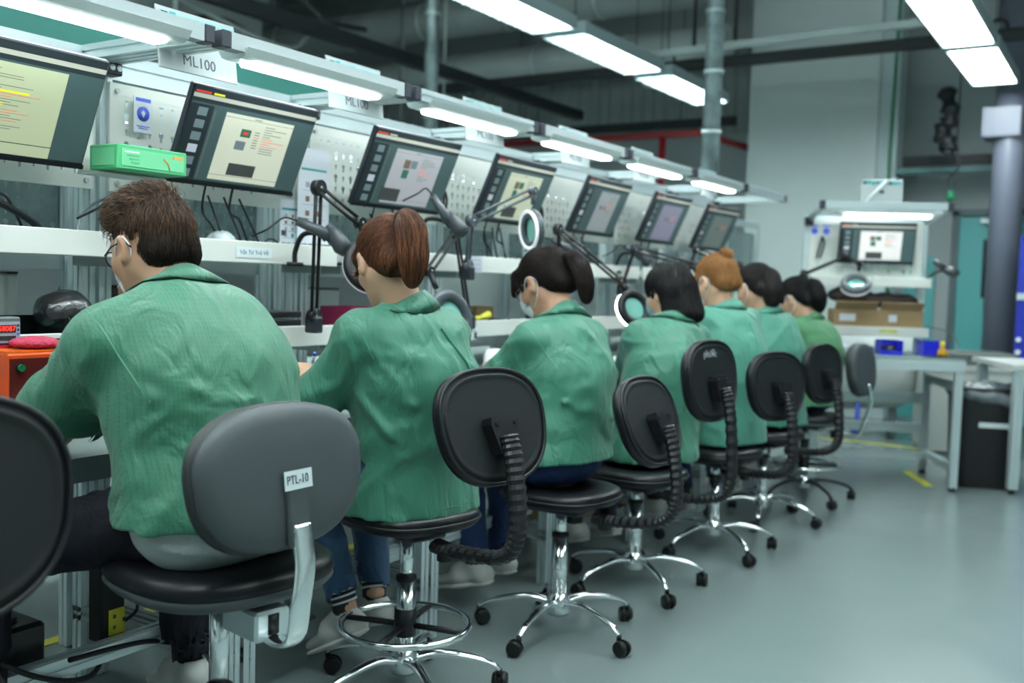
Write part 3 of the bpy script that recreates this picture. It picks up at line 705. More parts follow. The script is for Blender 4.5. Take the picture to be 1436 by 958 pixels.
# ---------------------------------------------------------------- magnifier lamps on parallel arms
GREY = mat('arm_grey', (.07, .085, .10), .35, .2); RINGW = mat('ring_lamp_white', (.78, .80, .84), .35, emit=.25); LENS = mat('lens_glass', (.35, .75, .68), .05, 0, spec=.9, trans=.6)
def magnifier(label, base, elbow, wrist, head, normal, arm=BLACKP, ring=None, lit=False, R=.085, group='magnifier lamps along the benches'):
    base, elbow, wrist, head, normal = map(Vector, (base, elbow, wrist, head, normal)); normal.normalize()
    t = thing('magnifier_lamp', label, 'magnifier lamp', base, 0, group); e, w_, h_ = elbow - base, wrist - base, head - base
    def two(a, b, nm, off=.014, r=.0065):
        d = (b - a).normalized(); s_ = d.cross(Vector((1, 0, .2))).normalized() * off
        for q in (-1, 1): m = MB(); m.tube([a + s_ * q, b + s_ * q], r, arm, 8); m.build(nm, t)
    m = MB(); m.box((0, 0, -.03), (.06, .04, .06), BLACKM, bev=.006); m.cyl((0, 0, -.02), (0, 0, .03), .015, arm, 10); m.build('clamp', t)
    two(Vector((0, 0, 0)), e, 'lower_arm_rod'); two(e, w_, 'upper_arm_rod')
    for p, nm, r in ((Vector((0, 0, .0)), 'pivot_disc', .028), (e, 'pivot_disc', .028), (w_, 'wrist_joint', .02)):
        m = MB(); m.cyl(p - Vector((.014, 0, 0)), p + Vector((.014, 0, 0)), r, arm, 20); m.cyl(p + Vector((.014, 0, 0)), p + Vector((.018, 0, 0)), .006, CHROME, 10); m.build(nm, t)
    z = normal; x = z.orthogonal().normalized(); y = z.cross(x)
    M_ = Matrix(((x.x, y.x, z.x, h_.x), (x.y, y.y, z.y, h_.y), (x.z, y.z, z.z, h_.z), (0, 0, 0, 1)))
    rg = ring or BLACKP
    m = MB(); m.tube([w_, w_.lerp(h_, .35)], .011, arm, 8); m.build('neck', t)
    m = MB(); m.lathe((0, 0, 0), [(R * .72, -.018), (R * .98, -.022), (R * 1.18, -.012), (R * 1.22, .006), (R * 1.1, .018), (R * .75, .016), (R * .72, -.018)], rg, 36, M=M_); hd = m.build('magnifier_head', t)
    m = MB(); m.torus((0, 0, -.020), R * 1.08, .008, LED if lit else RINGW, 36, 8, M=M_); m.build('ring_lamp', hd)
    m = MB(); m.sphere((0, 0, 0), R * .73, LENS, 24, (1, 1, .12), M=M_); m.build('lens', hd)
    return t
magnifier('black parallel-arm magnifier left of the red-brown ponytail', (-2.55, 2.70, 1.05), (-2.45, 2.606, 1.505), (-2.35, 2.712, 1.39), (-2.30, 2.72, 1.24), (.8, -.5, .35))
magnifier('magnifier with a grey ring, seen edge-on right of the red-brown ponytail', (-2.55, 3.69, 1.04), (-2.50, 3.51, 1.40), (-2.40, 3.19, 1.23), (-2.25, 3.13, 1.045), (.95, -.15, .2), ring=GREY, R=.098)
magnifier('grey-armed magnifier reaching up behind the dark ponytail worker', (-2.50, 3.60, 1.26), (-2.45, 3.55, 1.455), (-2.30, 3.806, 1.60), (-2.30, 3.81, 1.43), (.52, .85, .1), arm=GREY, ring=GREY, R=.075)
magnifier('black magnifier with a white glowing rim beside the black bob', (-2.50, 4.45, 1.15), (-2.40, 4.216, 1.456), (-2.20, 4.49, 1.221), (-2.15, 4.57, 1.081), (.80, -.42, .35), lit=True, R=.082)
magnifier('black magnifier arm leading right above the black bob', (-2.50, 5.15, 1.2), (-2.40, 5.08, 1.397), (-2.25, 5.90, 1.31), (-2.2, 6.1, 1.15), (.6, -.5, .5))
magnifier('small dark magnifier arm just above the orange bun', (-2.50, 6.05, 1.2), (-2.40, 5.98, 1.435), (-2.3, 6.56, 1.34), (-2.2, 6.7, 1.2), (.6, -.5, .5))

# ---------------------------------------------------------------- handheld barcode scanners parked in gooseneck stands
SCN = mat('scanner_grey', (.045, .055, .065), .38)
def scanner(p, label, d=(-.5, -.75, .35), sc=1.0):
    t = thing('barcode_scanner', label, 'scanner', p, 0, 'barcode scanners in gooseneck stands'); d = Vector(d).normalized()
    m = MB(); m.tube([d * .12 * sc, d * .02 * sc, Vector((0, 0, -.01))], [.016, .021, .022], SCN, 12); m.build('handle', t)
    s_ = Vector((.55, .2, -.45)); m = MB(); m.tube([Vector((-.01, 0, .025)), Vector((.02, .006, 0)), s_ * .085, s_ * .12], [.018, .03, .036, .028], SCN, 12, flat=(.7, (0, 1, 0))); m.build('scan_head', t)
    m = MB(); m.tube([s_ * .121, s_ * .125], .02, mat('dark_glass', (.02, .03, .035), .08), 12); m.build('scan_window', t)
    m = MB(); m.tube(spline([(.0, .02, -.03), (-.04, .01, .0), (-.09, -.03, .0), (-.12, -.04, -.06), (-.12, -.04, -.11)]), .009, BLACKP, 8); m.build('gooseneck', t)
    m = MB(); m.cyl((-.12, -.04, -.115), (-.12, -.04, -.10), .03, BLACKP, 14); m.build('stand_base', t)
    m = MB(); m.tube(spline([d * .12, d * .17 + Vector((0, 0, -.01)), d * .2 + Vector((0, -.03, -.06)), d * .2 + Vector((-.05, -.06, -.09))]), .0035, BLACKP, 6); m.build('cord', t)
scanner((-2.45, 2.66, 1.345), 'grey barcode scanner at the shelf end left of the red-brown ponytail')
scanner((-2.45, 3.38, 1.445), 'grey barcode scanner on a black gooseneck above the second shelf end', (-.3, -.55, .8))
scanner((-2.48, 4.50, 1.37), 'grey barcode scanner behind the tall grey magnifier arm')
scanner((-2.50, 5.35, 1.38), 'grey barcode scanner beneath the hazy monitor', (-.3, -.8, .3))
scanner((-2.50, 6.15, 1.35), 'grey barcode scanner beneath the violet monitor')
scanner((-2.50, 7.05, 1.36), 'grey barcode scanner at the end of the row, by the last monitor')
scanner((-2.50, 2.02, 1.38), 'grey barcode scanner half hidden behind the glasses wearer', (-.2, -.7, .2))

# ---------------------------------------------------------------- green glove box, papers, labels on the nearest bays
GB = mat('glove_box_green', (.07, .40, .17), .45); GB2 = mat('glove_box_pale', (.14, .50, .26), .45); GBO = mat('glove_box_orange', (.75, .28, .05), .5)
t = thing('glove_box', 'bright green cardboard glove box on pegs between the two nearest monitors', 'box', (-2.565, 1.955, 1.525), 0.0)
m = MB(); m.box((0, 0, 0), (.13, .245, .072), GB, bev=.003); m.build('carton', t)
m = MB(); m.box((.066, 0, .0), (.0012, .22, .05), GB2); m.box((.067, .088, .016), (.0012, .035, .008), GBO); m.tube([(.067, .035, .008), (.067, .052, -.004), (.067, .058, -.022)], .0022, GBO, 4); [m.box((.067, -.075 + j * .004, .016 - j * .010), (.0008, .05 - j * .008, .004), PAPER if j == 0 else GB) for j in range(4)]; m.build('front_print', t)
m = MB(); m.box((0, -.1235, 0), (.10, .0012, .05), GB2); m.build('end_print', t)
m = MB(); m.box((.02, 0, .0367), (.07, .16, .001), GB2); m.build('top_flap', t)
m = MB(); m.box((-.08, 0, -.042), (.12, .22, .004), WHITE); m.box((-.135, 0, -.02), (.004, .22, .045), WHITE); m.build('peg_shelf', t)
PAPER = mat('paper_white', (.62, .66, .72), .6); PAPB = mat('print_blue', (.06, .12, .62), .5); PAPG = mat('print_grey', (.30, .33, .38), .6)
def paper(name, label, loc, w, h, rz=0, kind=0):
    t = thing(name, label, 'notice', loc, rz)
    m = MB(); m.box((0, 0, 0), (.002, w, h), PAPER); m.build('sheet', t)
    m = MB(); r = random.Random(int(loc[1] * 100))
    if kind == 0:
        m.box((.0014, 0, h * .28), (.0006, w * .8, .008), TEALP)
        for i in range(4):
            for j in range(2): m.box((.0014, -w * .2 + j * w * .35, h * (.12 - i * .15)), (.0006, w * .12, w * .12), [PAPG, PICB, TEALP][r.randrange(3)])
            m.box((.0014, 0, h * (.06 - i * .15)), (.0006, w * .7, .002), PAPG)
        m.box((.0014, -w * .3, -h * .28), (.0006, w * .25, w * .2), INK)
    else:
        m.lathe((0, 0, 0), [(0, 0), (w * .33, 0), (w * .33, .0006), (0, .0006)], PAPB, 20, M=Matrix.Translation((.0014, 0, h * .03)) @ Matrix.Rotation(PI / 2, 4, 'Y'))
        m.box((.0014, 0, h * .42), (.0006, w * .8, h * .10), PAPB)
        m.add([(.0024, -w * .12, h * .06), (.0024, 0, -h * .08), (.0024, w * .12, h * .06), (.0024, 0, h * .14)], [(0, 1, 2, 3)], PAPER)
        m.box((.0014, 0, -h * .32), (.0006, w * .7, .003), PAPB); m.box((.0014, 0, -h * .38), (.0006, w * .5, .003), PAPB)
    m.build('print', t); return t
paper('instruction_sheet', 'white instruction sheet with small pictures right of the second monitor', (-2.70, 2.845, 1.50), .17, .36, 0)
paper('instruction_sheet', 'lower white sheet with a dark photo under the second monitor', (-2.72, 2.74, 1.40), .10, .16, 0)
paper('safety_notice', 'blue round safety notice on the pegboard left of the second monitor', (-2.79, 2.14, 1.705), .072, .115, 0, 1)
paper('safety_notice', 'thin white tag under the blue round safety notice', (-2.795, 2.13, 1.58), .07, .06, 0, 0)
LABM = mat('label_white', (.58, .66, .68), .5)
t = thing('shelf_label', 'white shelf label with Vietnamese words in blue', 'label', (-2.602, 2.455, 1.272), 0)
m = MB(); m.box((0, 0, 0), (.001, .165, .036), LABM); m.build('label_strip', t)
text_mesh('Vật Tư Trả Về', .021, mat('label_blue_ink', (.05, .12, .25), .5), 'lettering', t, Matrix.Translation((.001, 0, 0)) @ Matrix.Rotation(PI / 2, 4, 'Z') @ Matrix.Rotation(PI / 2, 4, 'X'))
t = thing('shelf_label', 'lined label covering the joint of the second and third upper shelves', 'label', (-2.596, 3.80, 1.272), 0)
m = MB(); m.box((0, 0, 0), (.003, .11, .075), mat('label_lilac', (.45, .48, .56), .5)); m.build('label_strip', t)
m = MB(); [m.box((.002, 0, -.02 + i * .02), (.0006, .08, .004), PAPG) for i in range(3)]; m.build('print', t)
for i, (y, z) in enumerate(((4.71, 1.27), (3.72, .965), (3.80, .955))):
    t = thing('shelf_label', ['pale label on the upper shelf lip left of the black bob', 'white and black label on the lower shelf behind the long ponytail worker', 'clear label pocket on the lower shelf beside the face mask'][i], 'label', (-2.598, y, z), 0)
    m = MB(); m.box((0, 0, 0), (.003, .07, .06), [LABM, PAPER, LABM][i]); m.build('label_strip', t)
    m = MB(); m.box((.002, .0, .01), (.0006, .05, .006), PAPG); m.box((.002, .02, -.01), (.0006, .02, .03), INK); m.build('print', t)

# small tools hooked on the far pegboards
for i, (y, z) in enumerate(((3.78, 1.60), (4.66, 1.60), (5.52, 1.59), (6.42, 1.59), (2.93, 1.55))):
    t = thing('hanging_tool', ['black cutters hanging on the pegboard right of the lilac monitor', 'black cutters hanging right of the fourth monitor', 'black cutters hanging right of the hazy monitor', 'black cutters hanging right of the violet monitor', 'small black tool hanging beside the white instruction sheet'][i], 'tool', (-2.77, y, z), 0)
    for s_ in (-1, 1): m = MB(); m.tube(spline([(0, 0, .02), (.01, s_ * .012, -.03), (.01, s_ * .008 - .01, -.10)]), .006, BLACKP, 6); m.build('handle', t)
    m = MB(); m.cyl((0, 0, .01), (-.02, 0, .03), .008, STEEL, 8); m.box((0, .004, .035), (.008, .016, .035), BLACKP); m.build('jaw', t)
m = MB(); m.box((-2.78, 3.66, 1.635), (.01, .035, .02), PAPB); tag(m.build('blue_tag'), 'tiny royal blue tag on the third pegboard', 'tag')

# ---------------------------------------------------------------- things on the shelves
def blob(name, c, r, m_, lab, cat, seed=0, grp=None, res=.006, amp=.006):
    v, f = surface([ell(c, r)], res, lambda P: vnoise(P, 60, seed) * amp); o = link(name, mesh_from(name, v, f, m_, smooth=True)); return tag(o, lab, cat, grp)
CLEARB = mat('clear_plastic_bag', (.55, .62, .65), .2, alpha=.75, coat=.4, bump=.6, bscale=30); BLKBAG = mat('black_plastic_bag', (.02, .022, .024), .22, coat=.5, bump=.6, bscale=40)
blob('plastic_bag', (-2.71, 2.40, 1.30), (.06, .055, .045), CLEARB, 'crumpled clear bag on the upper shelf right of the cropped hair', 'bag', 1)
def bin_(name, label, loc, d, rz, m_, grp=None, tag_=True, slope=True):
    """open-front parts bin: base, sides, back, low front"""
    t = thing(name, label, 'bin', loc, rz, grp); x, y, z = d; w_ = .004
    m = MB(); m.box((0, 0, w_ / 2), (x, y, w_), m_); m.build('base', t)
    for s_ in (-1, 1): m = MB(); m.prism([(-x / 2, 0), (x / 2, 0), (x / 2, z * .45), (x * .2, z), (-x / 2, z)], s_ * y / 2 - w_ / 2, s_ * y / 2 + w_ / 2, m_, 'Y'); m.build('side', t)
    m = MB(); m.box((-x / 2, 0, z / 2), (w_, y, z), m_); m.build('back', t)
    m = MB(); m.box((x / 2, 0, z * .22), (w_, y, z * .44), m_); m.build('front', t)
    if tag_: m = MB(); m.box((x / 2 + .003, 0, z * .22), (.001, y * .35, z * .16), PAPER); m.build('tag', t)
    return t
BB = mat('black_conductive_plastic', (.014, .015, .017), .3)
bin_('parts_bin', 'black open-front parts bin right of the small display, left of the green sleeve', (-2.66, 1.86, .958), (.2, .12, .10), 0, BB, 'black parts bins')
bin_('parts_bin', 'wide black parts bin behind the small red-digit display', (-2.68, 1.62, .958), (.22, .30, .10), 0, BB, 'black parts bins')
bin_('parts_bin', 'black parts bin cut off by the left edge', (-2.68, 1.38, .958), (.22, .16, .10), 0, BB, 'black parts bins')
for i in range(3):
    m = MB(); m.box((-2.75, 1.44, 1.062 + i * .028), (.16, .20, .022), BB, bev=.003); tag(m.build('stacked_tray'), ['lowest black tray of the stack behind the bins', 'middle black tray of the stack behind the bins', 'top black tray of the stack behind the bins'][i], 'tray', 'stack of black trays')
blob('component_bag', (-2.70, 1.80, 1.075), (.07, .085, .06), BLKBAG, 'glossy black plastic bag on top of the parts bins', 'bag', 4)
t = thing('cable_coil', 'black cable coil and arm on the shelf behind the cropped hair', 'cable', (-2.70, 2.62, 1.27), 0)
for i in range(3): m = MB(); m.torus((0, 0, i * .008), .07 + .006 * i, .004, BLACKP, 24, 6, sc=(1, 1.3)); m.build('loop', t)
t = thing('desk_cable', 'thick black cable bundle sagging down under the nearest monitor', 'cable', (-2.7, 1.6, 1.27), 0)
m = MB(); m.tube(spline([(0, -.35, .2), (.0, -.12, .15), (0, .08, .07), (0, .16, .0)]), .011, BLACKP, 8); m.build('sleeve', t)
m = MB(); m.tube(spline([(.05, .2, .0), (.02, .25, .10), (.0, .38, .155), (0, .48, .12), (0, .46, .03)]), .004, mat('grey_cable', (.12, .15, .16), .5), 6); m.build('thin_cable', t)
for i, (y, a) in enumerate(((3.3, .1), (4.15, -.1), (5.0, .2), (2.45, 0.1))):
    t = thing('cable_tangle', ['loose cables on the shelf above the long ponytail worker', 'hanging cable loops below the fourth monitor', 'cables below the hazy monitor', 'black cables dropping behind the second monitor'][i], 'cable', (-2.72, y, 1.262), 0)
    for j in range(3): m = MB(); m.tube(spline([(0, -.1 + j * .07, .2), (.02, -.08 + j * .08 + a * .2, .08), (.0, -.02 + j * .09, .012), (.03, .08 + j * .05, .008)]), .0038, BLACKP, 6); m.build('strand', t)
    m = MB(); m.torus((0, .05, .05), .045, .0035, BLACKP, 18, 6, M=Matrix.Translation((0, .1, .02)) @ Matrix.Rotation(PI / 2, 4, 'Y')); m.build('loop', t)

# red counter box with the small red-digit display and the pink foam
OR = mat('orange_box_side', (.62, .07, .008), .35); DR = mat('dark_red_box_front', (.085, .009, .009), .3); ORE = mat('orange_box_top', (.70, .12, .01), .35)
t = thing('control_box', 'orange and dark red control box with a green button at the left edge', 'box', (-2.43, 1.478, .752), 0)
m = MB(); m.box((0, 0, .117), (.22, .165, .234), OR, bev=.004); m.build('body', t)
m = MB(); m.box((.112, .0, .115), (.003, .155, .215), DR); m.build('front_panel', t)
m = MB(); m.cyl((.113, -.052, .200), (.124, -.052, .200), .009, mat('green_button', (.005, .14, .05), .3), 14); m.build('button', t)
m = MB(); m.cyl((.113, -.052, .200), (.117, -.052, .200), .012, BLACKP, 14); m.build('button_ring', t)
m = MB(); m.box((.114, .03, .165), (.006, .03, .008), DARK); m.build('slot', t)
m = MB(); m.box((0, 0, .237), (.21, .16, .006), ORE); m.build('lid', t)
t = thing('foam_pad', 'pink bubble foam pad lying on the orange box', 'foam', (-2.39, 1.51, .9925), .05)
v, f = surface([ell((0, 0, .014), (.055, .062, .017))], .0035, lambda P: vnoise(P, 500, 2) * .0012); link('pad', mesh_from('pad', v, f, mat('pink_foam', (.72, .05, .13), .5, bump=.8, bscale=260, noise=.4, nscale=90), smooth=True), t)
t = thing('digital_counter', 'small grey panel meter with red glowing digits, on the orange box', 'meter', (-2.475, 1.47, .998), .03)
m = MB(); m.box((0, 0, .036), (.05, .082, .072), mat('meter_grey_case', (.10, .13, .13), .4), bev=.004); m.build('case', t)
m = MB(); m.box((.026, .004, .033), (.002, .066, .054), mat('meter_face', (.28, .34, .40), .4)); m.build('face', t)
m = MB(); m.box((.0275, .000, .042), (.001, .050, .020), DARK); m.build('display_window', t)
m = MB(); m.box((.0275, .000, .018), (.001, .050, .012), DARK); m.build('display_window', t)
text_mesh('58087', .019, mat('red_digits', (1.0, .03, .02), .5, emit=1.3), 'digits', t, Matrix.Translation((.029, 0, .042)) @ Matrix.Rotation(PI / 2, 4, 'Z') @ Matrix.Rotation(PI / 2, 4, 'X'))
for j in range(4): m = MB(); m.box((.028, .031, .050 - j * .011), (.001, .006, .006), PAPB if j > 1 else INK); m.build('key', t)
m = MB(); m.box((-2.475, 1.47, .9945), (.08, .10, .006), mat('red_tray', (.4, .01, .03), .4)); tag(m.build('meter_stand'), 'thin red tray under the small meter', 'tray')

# clutter seen through the shelf gaps
CARD = mat('cardboard', (.33, .22, .11), .75, noise=.15, nscale=8); BLU = mat('blue_plastic', (.01, .16, .50), .35); MAG = mat('crimson_plastic', (.30, .01, .07), .4); ROY = mat('royal_blue_plastic', (.02, .03, .60), .3)
def tray(name, label, loc, d, m_, cat='box', rz=0):
    t = thing(name, label, cat, loc, rz); x, y, z = d
    m = MB(); m.box((0, 0, .003), (x, y, .006), m_); m.build('base', t)
    for s_ in (-1, 1):
        m = MB(); m.box((s_ * (x / 2 - .002), 0, z / 2), (.004, y, z), m_); m.build('side', t)
        m = MB(); m.box((0, s_ * (y / 2 - .002), z / 2), (x, .004, z), m_); m.build('side', t)
    return t
tray('cardboard_box', 'small open cardboard box between the shelves, left of the white face mask', (-2.85, 4.18, .958), (.12, .16, .11), CARD)
tray('blue_tray', 'bright blue tray on the bench behind, left of the long ponytail worker', (-3.3, 3.05, .978), (.12, .14, .06), BLU)
tray('crimson_tray', 'crimson plastic box left of the long ponytail worker', (-2.74, 3.10, .958), (.16, .16, .12), MAG)
m = MB(); m.box((-2.70, 3.12, 1.0), (.01, .10, .09), PAPER); tag(m.build('paper_stack'), 'white paper standing in front of the crimson box', 'paper')
blob('plastic_bag', (-3.3, 3.3, 1.01), (.07, .08, .035), CLEARB, 'crumpled clear bag behind the crimson box', 'bag', 5, res=.008)
blob('worker_hair_tuft', (-3.55, 2.66, 1.06), (.09, .09, .08), mat('brown_cloth', (.14, .06, .03), .8), 'brown bundle on the bench behind, right of the near worker', 'bundle', 6, res=.008)
tray('component_tray', 'black component tray on the lower shelf beside the white mask', (-2.74, 4.05, .958), (.18, .34, .05), BB)
m = MB(); m.tube([(-2.66, 3.93, 1.02), (-2.66, 4.02, 1.035)], [.008, .02], mat('yellow_funnel', (.62, .60, .05), .4), 10); m.tube([(-2.66, 3.90, 1.015), (-2.66, 3.93, 1.02)], .012, YEL, 8); tag(m.build('dispenser'), 'yellow tipped glue dispenser on the black tray', 'tool')
bin_('parts_bin', 'royal blue parts bin beside the lit magnifier', (-2.4, 4.18, .75), (.18, .11, .085), .3, ROY)
bin_('parts_bin', 'black open bin on the shelf left of the lit magnifier', (-2.72, 4.76, .958), (.2, .26, .12), 0, BB)
blob('blue_cloth', (-2.9, 5.03, 1.04), (.05, .06, .07), mat('blue_cloth', (.03, .16, .26), .8), 'blue cloth roll on the shelf behind the lit magnifier', 'cloth', 8, res=.008)
m = MB(); m.box((-2.66, 4.60, .99), (.10, .12, .05), mat('cream_plastic', (.70, .68, .50), .5), bev=.01); tag(m.build('cream_case'), 'cream case on the shelf right of the dark ponytail', 'case')
tray('pink_tray', 'pink tray in front of the long ponytail worker', (-2.22, 2.25, .752), (.2, .16, .035), mat('pink_plastic', (.75, .05, .22), .4), 'tray')
tray('green_tray', 'teal tray behind the pink tray', (-2.35, 2.42, .752), (.12, .14, .045), mat('teal_plastic', (.02, .30, .25), .4), 'tray')
for i in range(5):
    m = MB(); m.box((-2.50, 2.55, .76 + i * .022), (.16, .16, .018), BB, bev=.003); tag(m.build('stacked_tray'), ['lowest', 'second', 'middle', 'fourth', 'topmost'][i] + ' black tray stacked under the lower shelf end', 'tray', 'black trays under the lower shelf')
# power strip and cables under the nearest bench
t = thing('power_strip', 'black socket box with a yellow plate hanging under the nearest bench', 'socket', (-2.34, 1.69, .29), 0)
m = MB(); m.box((0, 0, 0), (.06, .075, .20), BLACKP, bev=.006); m.build('housing', t)
m = MB(); m.box((.031, .008, -.045), (.004, .05, .07), YEL); pl = m.build('socket_plate', t)
for a, c in ((-.008, -.03), (-.008, -.06), (.022, -.045)): m = MB(); m.box((.034, .008 + a, c), (.002, .008, .010), INK); m.build('socket_hole', pl)
m = MB(); m.box((.031, .01, .06), (.006, .03, .02), mat('red_switch', (.35, .01, .01), .4)); m.build('switch', t)
m = MB(); m.tube(spline([(.02, .03, -.06), (.05, .06, -.02), (.03, .05, .05), (0, .02, .09)]), .005, BLACKP, 6); m.build('cord', t)
m = MB(); m.tube(spline([(0, 0, -.1), (.1, -.12, -.14), (.15, -.32, -.06), (.1, -.5, .1), (0, -.55, .3)]), .007, BLACKP, 7); m.build('cord', t)
t = thing('floor_cable', 'black cable looping across the foot rails at the bottom left', 'cable', (-2.2, 1.8, .15), 0)
m = MB(); m.tube(spline([(.05, -.35, .1), (0, -.1, .06), (-.08, .1, -.02), (.02, .28, -.04), (.1, .45, .0)]), .007, BLACKP, 7); m.build('cord', t)
t = thing('equipment_box', 'black box standing on the floor under the nearest bench', 'box', (-2.5, 1.35, .1), 0)
m = MB(); m.box((0, 0, .12), (.36, .30, .16), BB, bev=.01); m.build('case', t); m = MB(); m.box((.0, 0, .205), (.26, .2, .012), mat('dark_grey_lid', (.05, .055, .06), .4)); m.build('lid', t)
m = MB(); m.box((-2.52, 1.72, .66), (.06, .06, .11), PAPB, bev=.01); m.box((-2.487, 1.72, .66), (.004, .035, .07), PAPER); tag(m.build('blue_holder'), 'blue holder hooked under the nearest table top', 'holder')
tray('cardboard_box', 'cardboard box on the floor beneath the sixth bench', (-2.5, 5.0, 0), (.4, .36, .25), CARD)
tray('cardboard_box', 'cardboard box on the floor beneath the fifth bench', (-2.55, 4.45, 0), (.4, .3, .12), CARD)

# colourful blur on the benches of the row behind
for i, (y, c, d, nm, lb) in enumerate([(1.78, (.35, .16, .05), (.10, .12, .14), 'storage_bin', 'brown bin on the row behind, seen between the nearest shelves'), (1.98, (.55, .58, .55), (.08, .05, .20), 'desk_screen', 'upright white panel on the row behind near the first bag'),
        (2.50, (.05, .16, .12), (.12, .16, .12), 'storage_bin', 'dark green bin on the row behind, right of the near worker'), (2.78, (.30, .32, .34), (.10, .08, .10), 'storage_bin', 'pale grey bin on the row behind beside the post'), (2.30, (.02, .02, .025), (.12, .18, .16), 'storage_bin', 'black bin on the row behind, right of the near worker'),
        (3.55, (.45, .50, .50), (.10, .14, .16), 'storage_bin', 'white bin on the row behind above the long ponytail worker')]):
    t = thing(nm, lb, 'bin' if nm == 'storage_bin' else 'panel', (-3.30, y, .978), 0)
    m = MB(); m.box((0, 0, d[2] / 2), d, mat('bin_colour_%d' % i, c, .5), bev=.01); m.build('body', t)
    m = MB(); m.box((0, 0, d[2]), (d[0] * .9, d[1] * .9, .008), BLACKP); m.build('rim', t)
for i in range(4):
    m = MB(); m.box((-2.70, 2.62, .965 + i * .03), (.16, .18, .022), BB, bev=.003); tag(m.build('stacked_tray'), ['bottom', 'second', 'third', 'top'][i] + ' black tray on the lower shelf right of the near worker', 'tray', 'black trays on the lower shelf')
# ---------------------------------------------------------------- bring the bench row to its real size (built on a 1:0.9 drawing about eye height)
_S = 0.9; _C = Vector((0, 0, 1.2)); _A = Matrix.Translation(_C * (1 - _S)) @ Matrix.Scale(_S, 4); _K = Matrix.Scale(_S, 4); _done = set()
def _kids(o):
    for c in o.children:
        c.location = c.location * _S
        if c.data and c.data.name not in _done: c.data.transform(_K); _done.add(c.data.name)
        _kids(c)
for o in [x for x in COL.objects if x.parent is None and x.name not in BEFORE_BENCH]:
    if o.type == 'EMPTY': o.location = _A @ o.location; _kids(o)
    elif o.type == 'MESH':
        if o.location.length < 1e-6: o.data.transform(_A)
        else: o.location = _A @ o.location; o.data.transform(_K)
        _done.add(o.data.name); _kids(o) if False else None
        for c in o.children: c.data.transform(_A)
# ---------------------------------------------------------------- chairs
PADB = mat('black_seat_fabric', (.018, .022, .024), .55, bump=.1, bscale=300); SHELLB = mat('black_back_shell', (.009, .012, .013), .55, spec=.3, bump=.25, bscale=500)
GSH = mat('grey_chair_shell', (.056, .068, .074), .5, spec=.35, bump=.05, bscale=400); GFB = mat('grey_chair_fabric', (.085, .10, .105), .6)
def super_ring(rx, ry, n=40, p=2.6, taper=0.0, cut=0.0):
    out = []
    for i in range(n):
        a = 2 * PI * i / n; c, s = math.cos(a), math.sin(a)
        x = rx * math.copysign(abs(c) ** (2 / p), c); y = ry * math.copysign(abs(s) ** (2 / p), s)
        out.append((x * (1 + taper * y / ry), y))
    return out
def cushion(m, ring, layers, mm, M, bend=0.0):
    """layers (scale inset metres, z); closes both ends; bend curves about the second axis"""
    n = len(ring); vs = []; fs = []
    for ins, z in layers:
        for x, y in ring:
            l = math.hypot(x, y); k = max(0.0, (l - ins) / l); X = x * k; Y = y * k
            vs.append((X, Y, z + bend * X * X))
    L = len(layers)
    for i in range(L - 1):
        for j in range(n): fs.append((i * n + j, i * n + (j + 1) % n, (i + 1) * n + (j + 1) % n, (i + 1) * n + j))
    fs.append(tuple(range(n))[::-1]); fs.append(tuple(range((L - 1) * n, L * n)))
    m.add(vs, fs, mm, True, M); return m
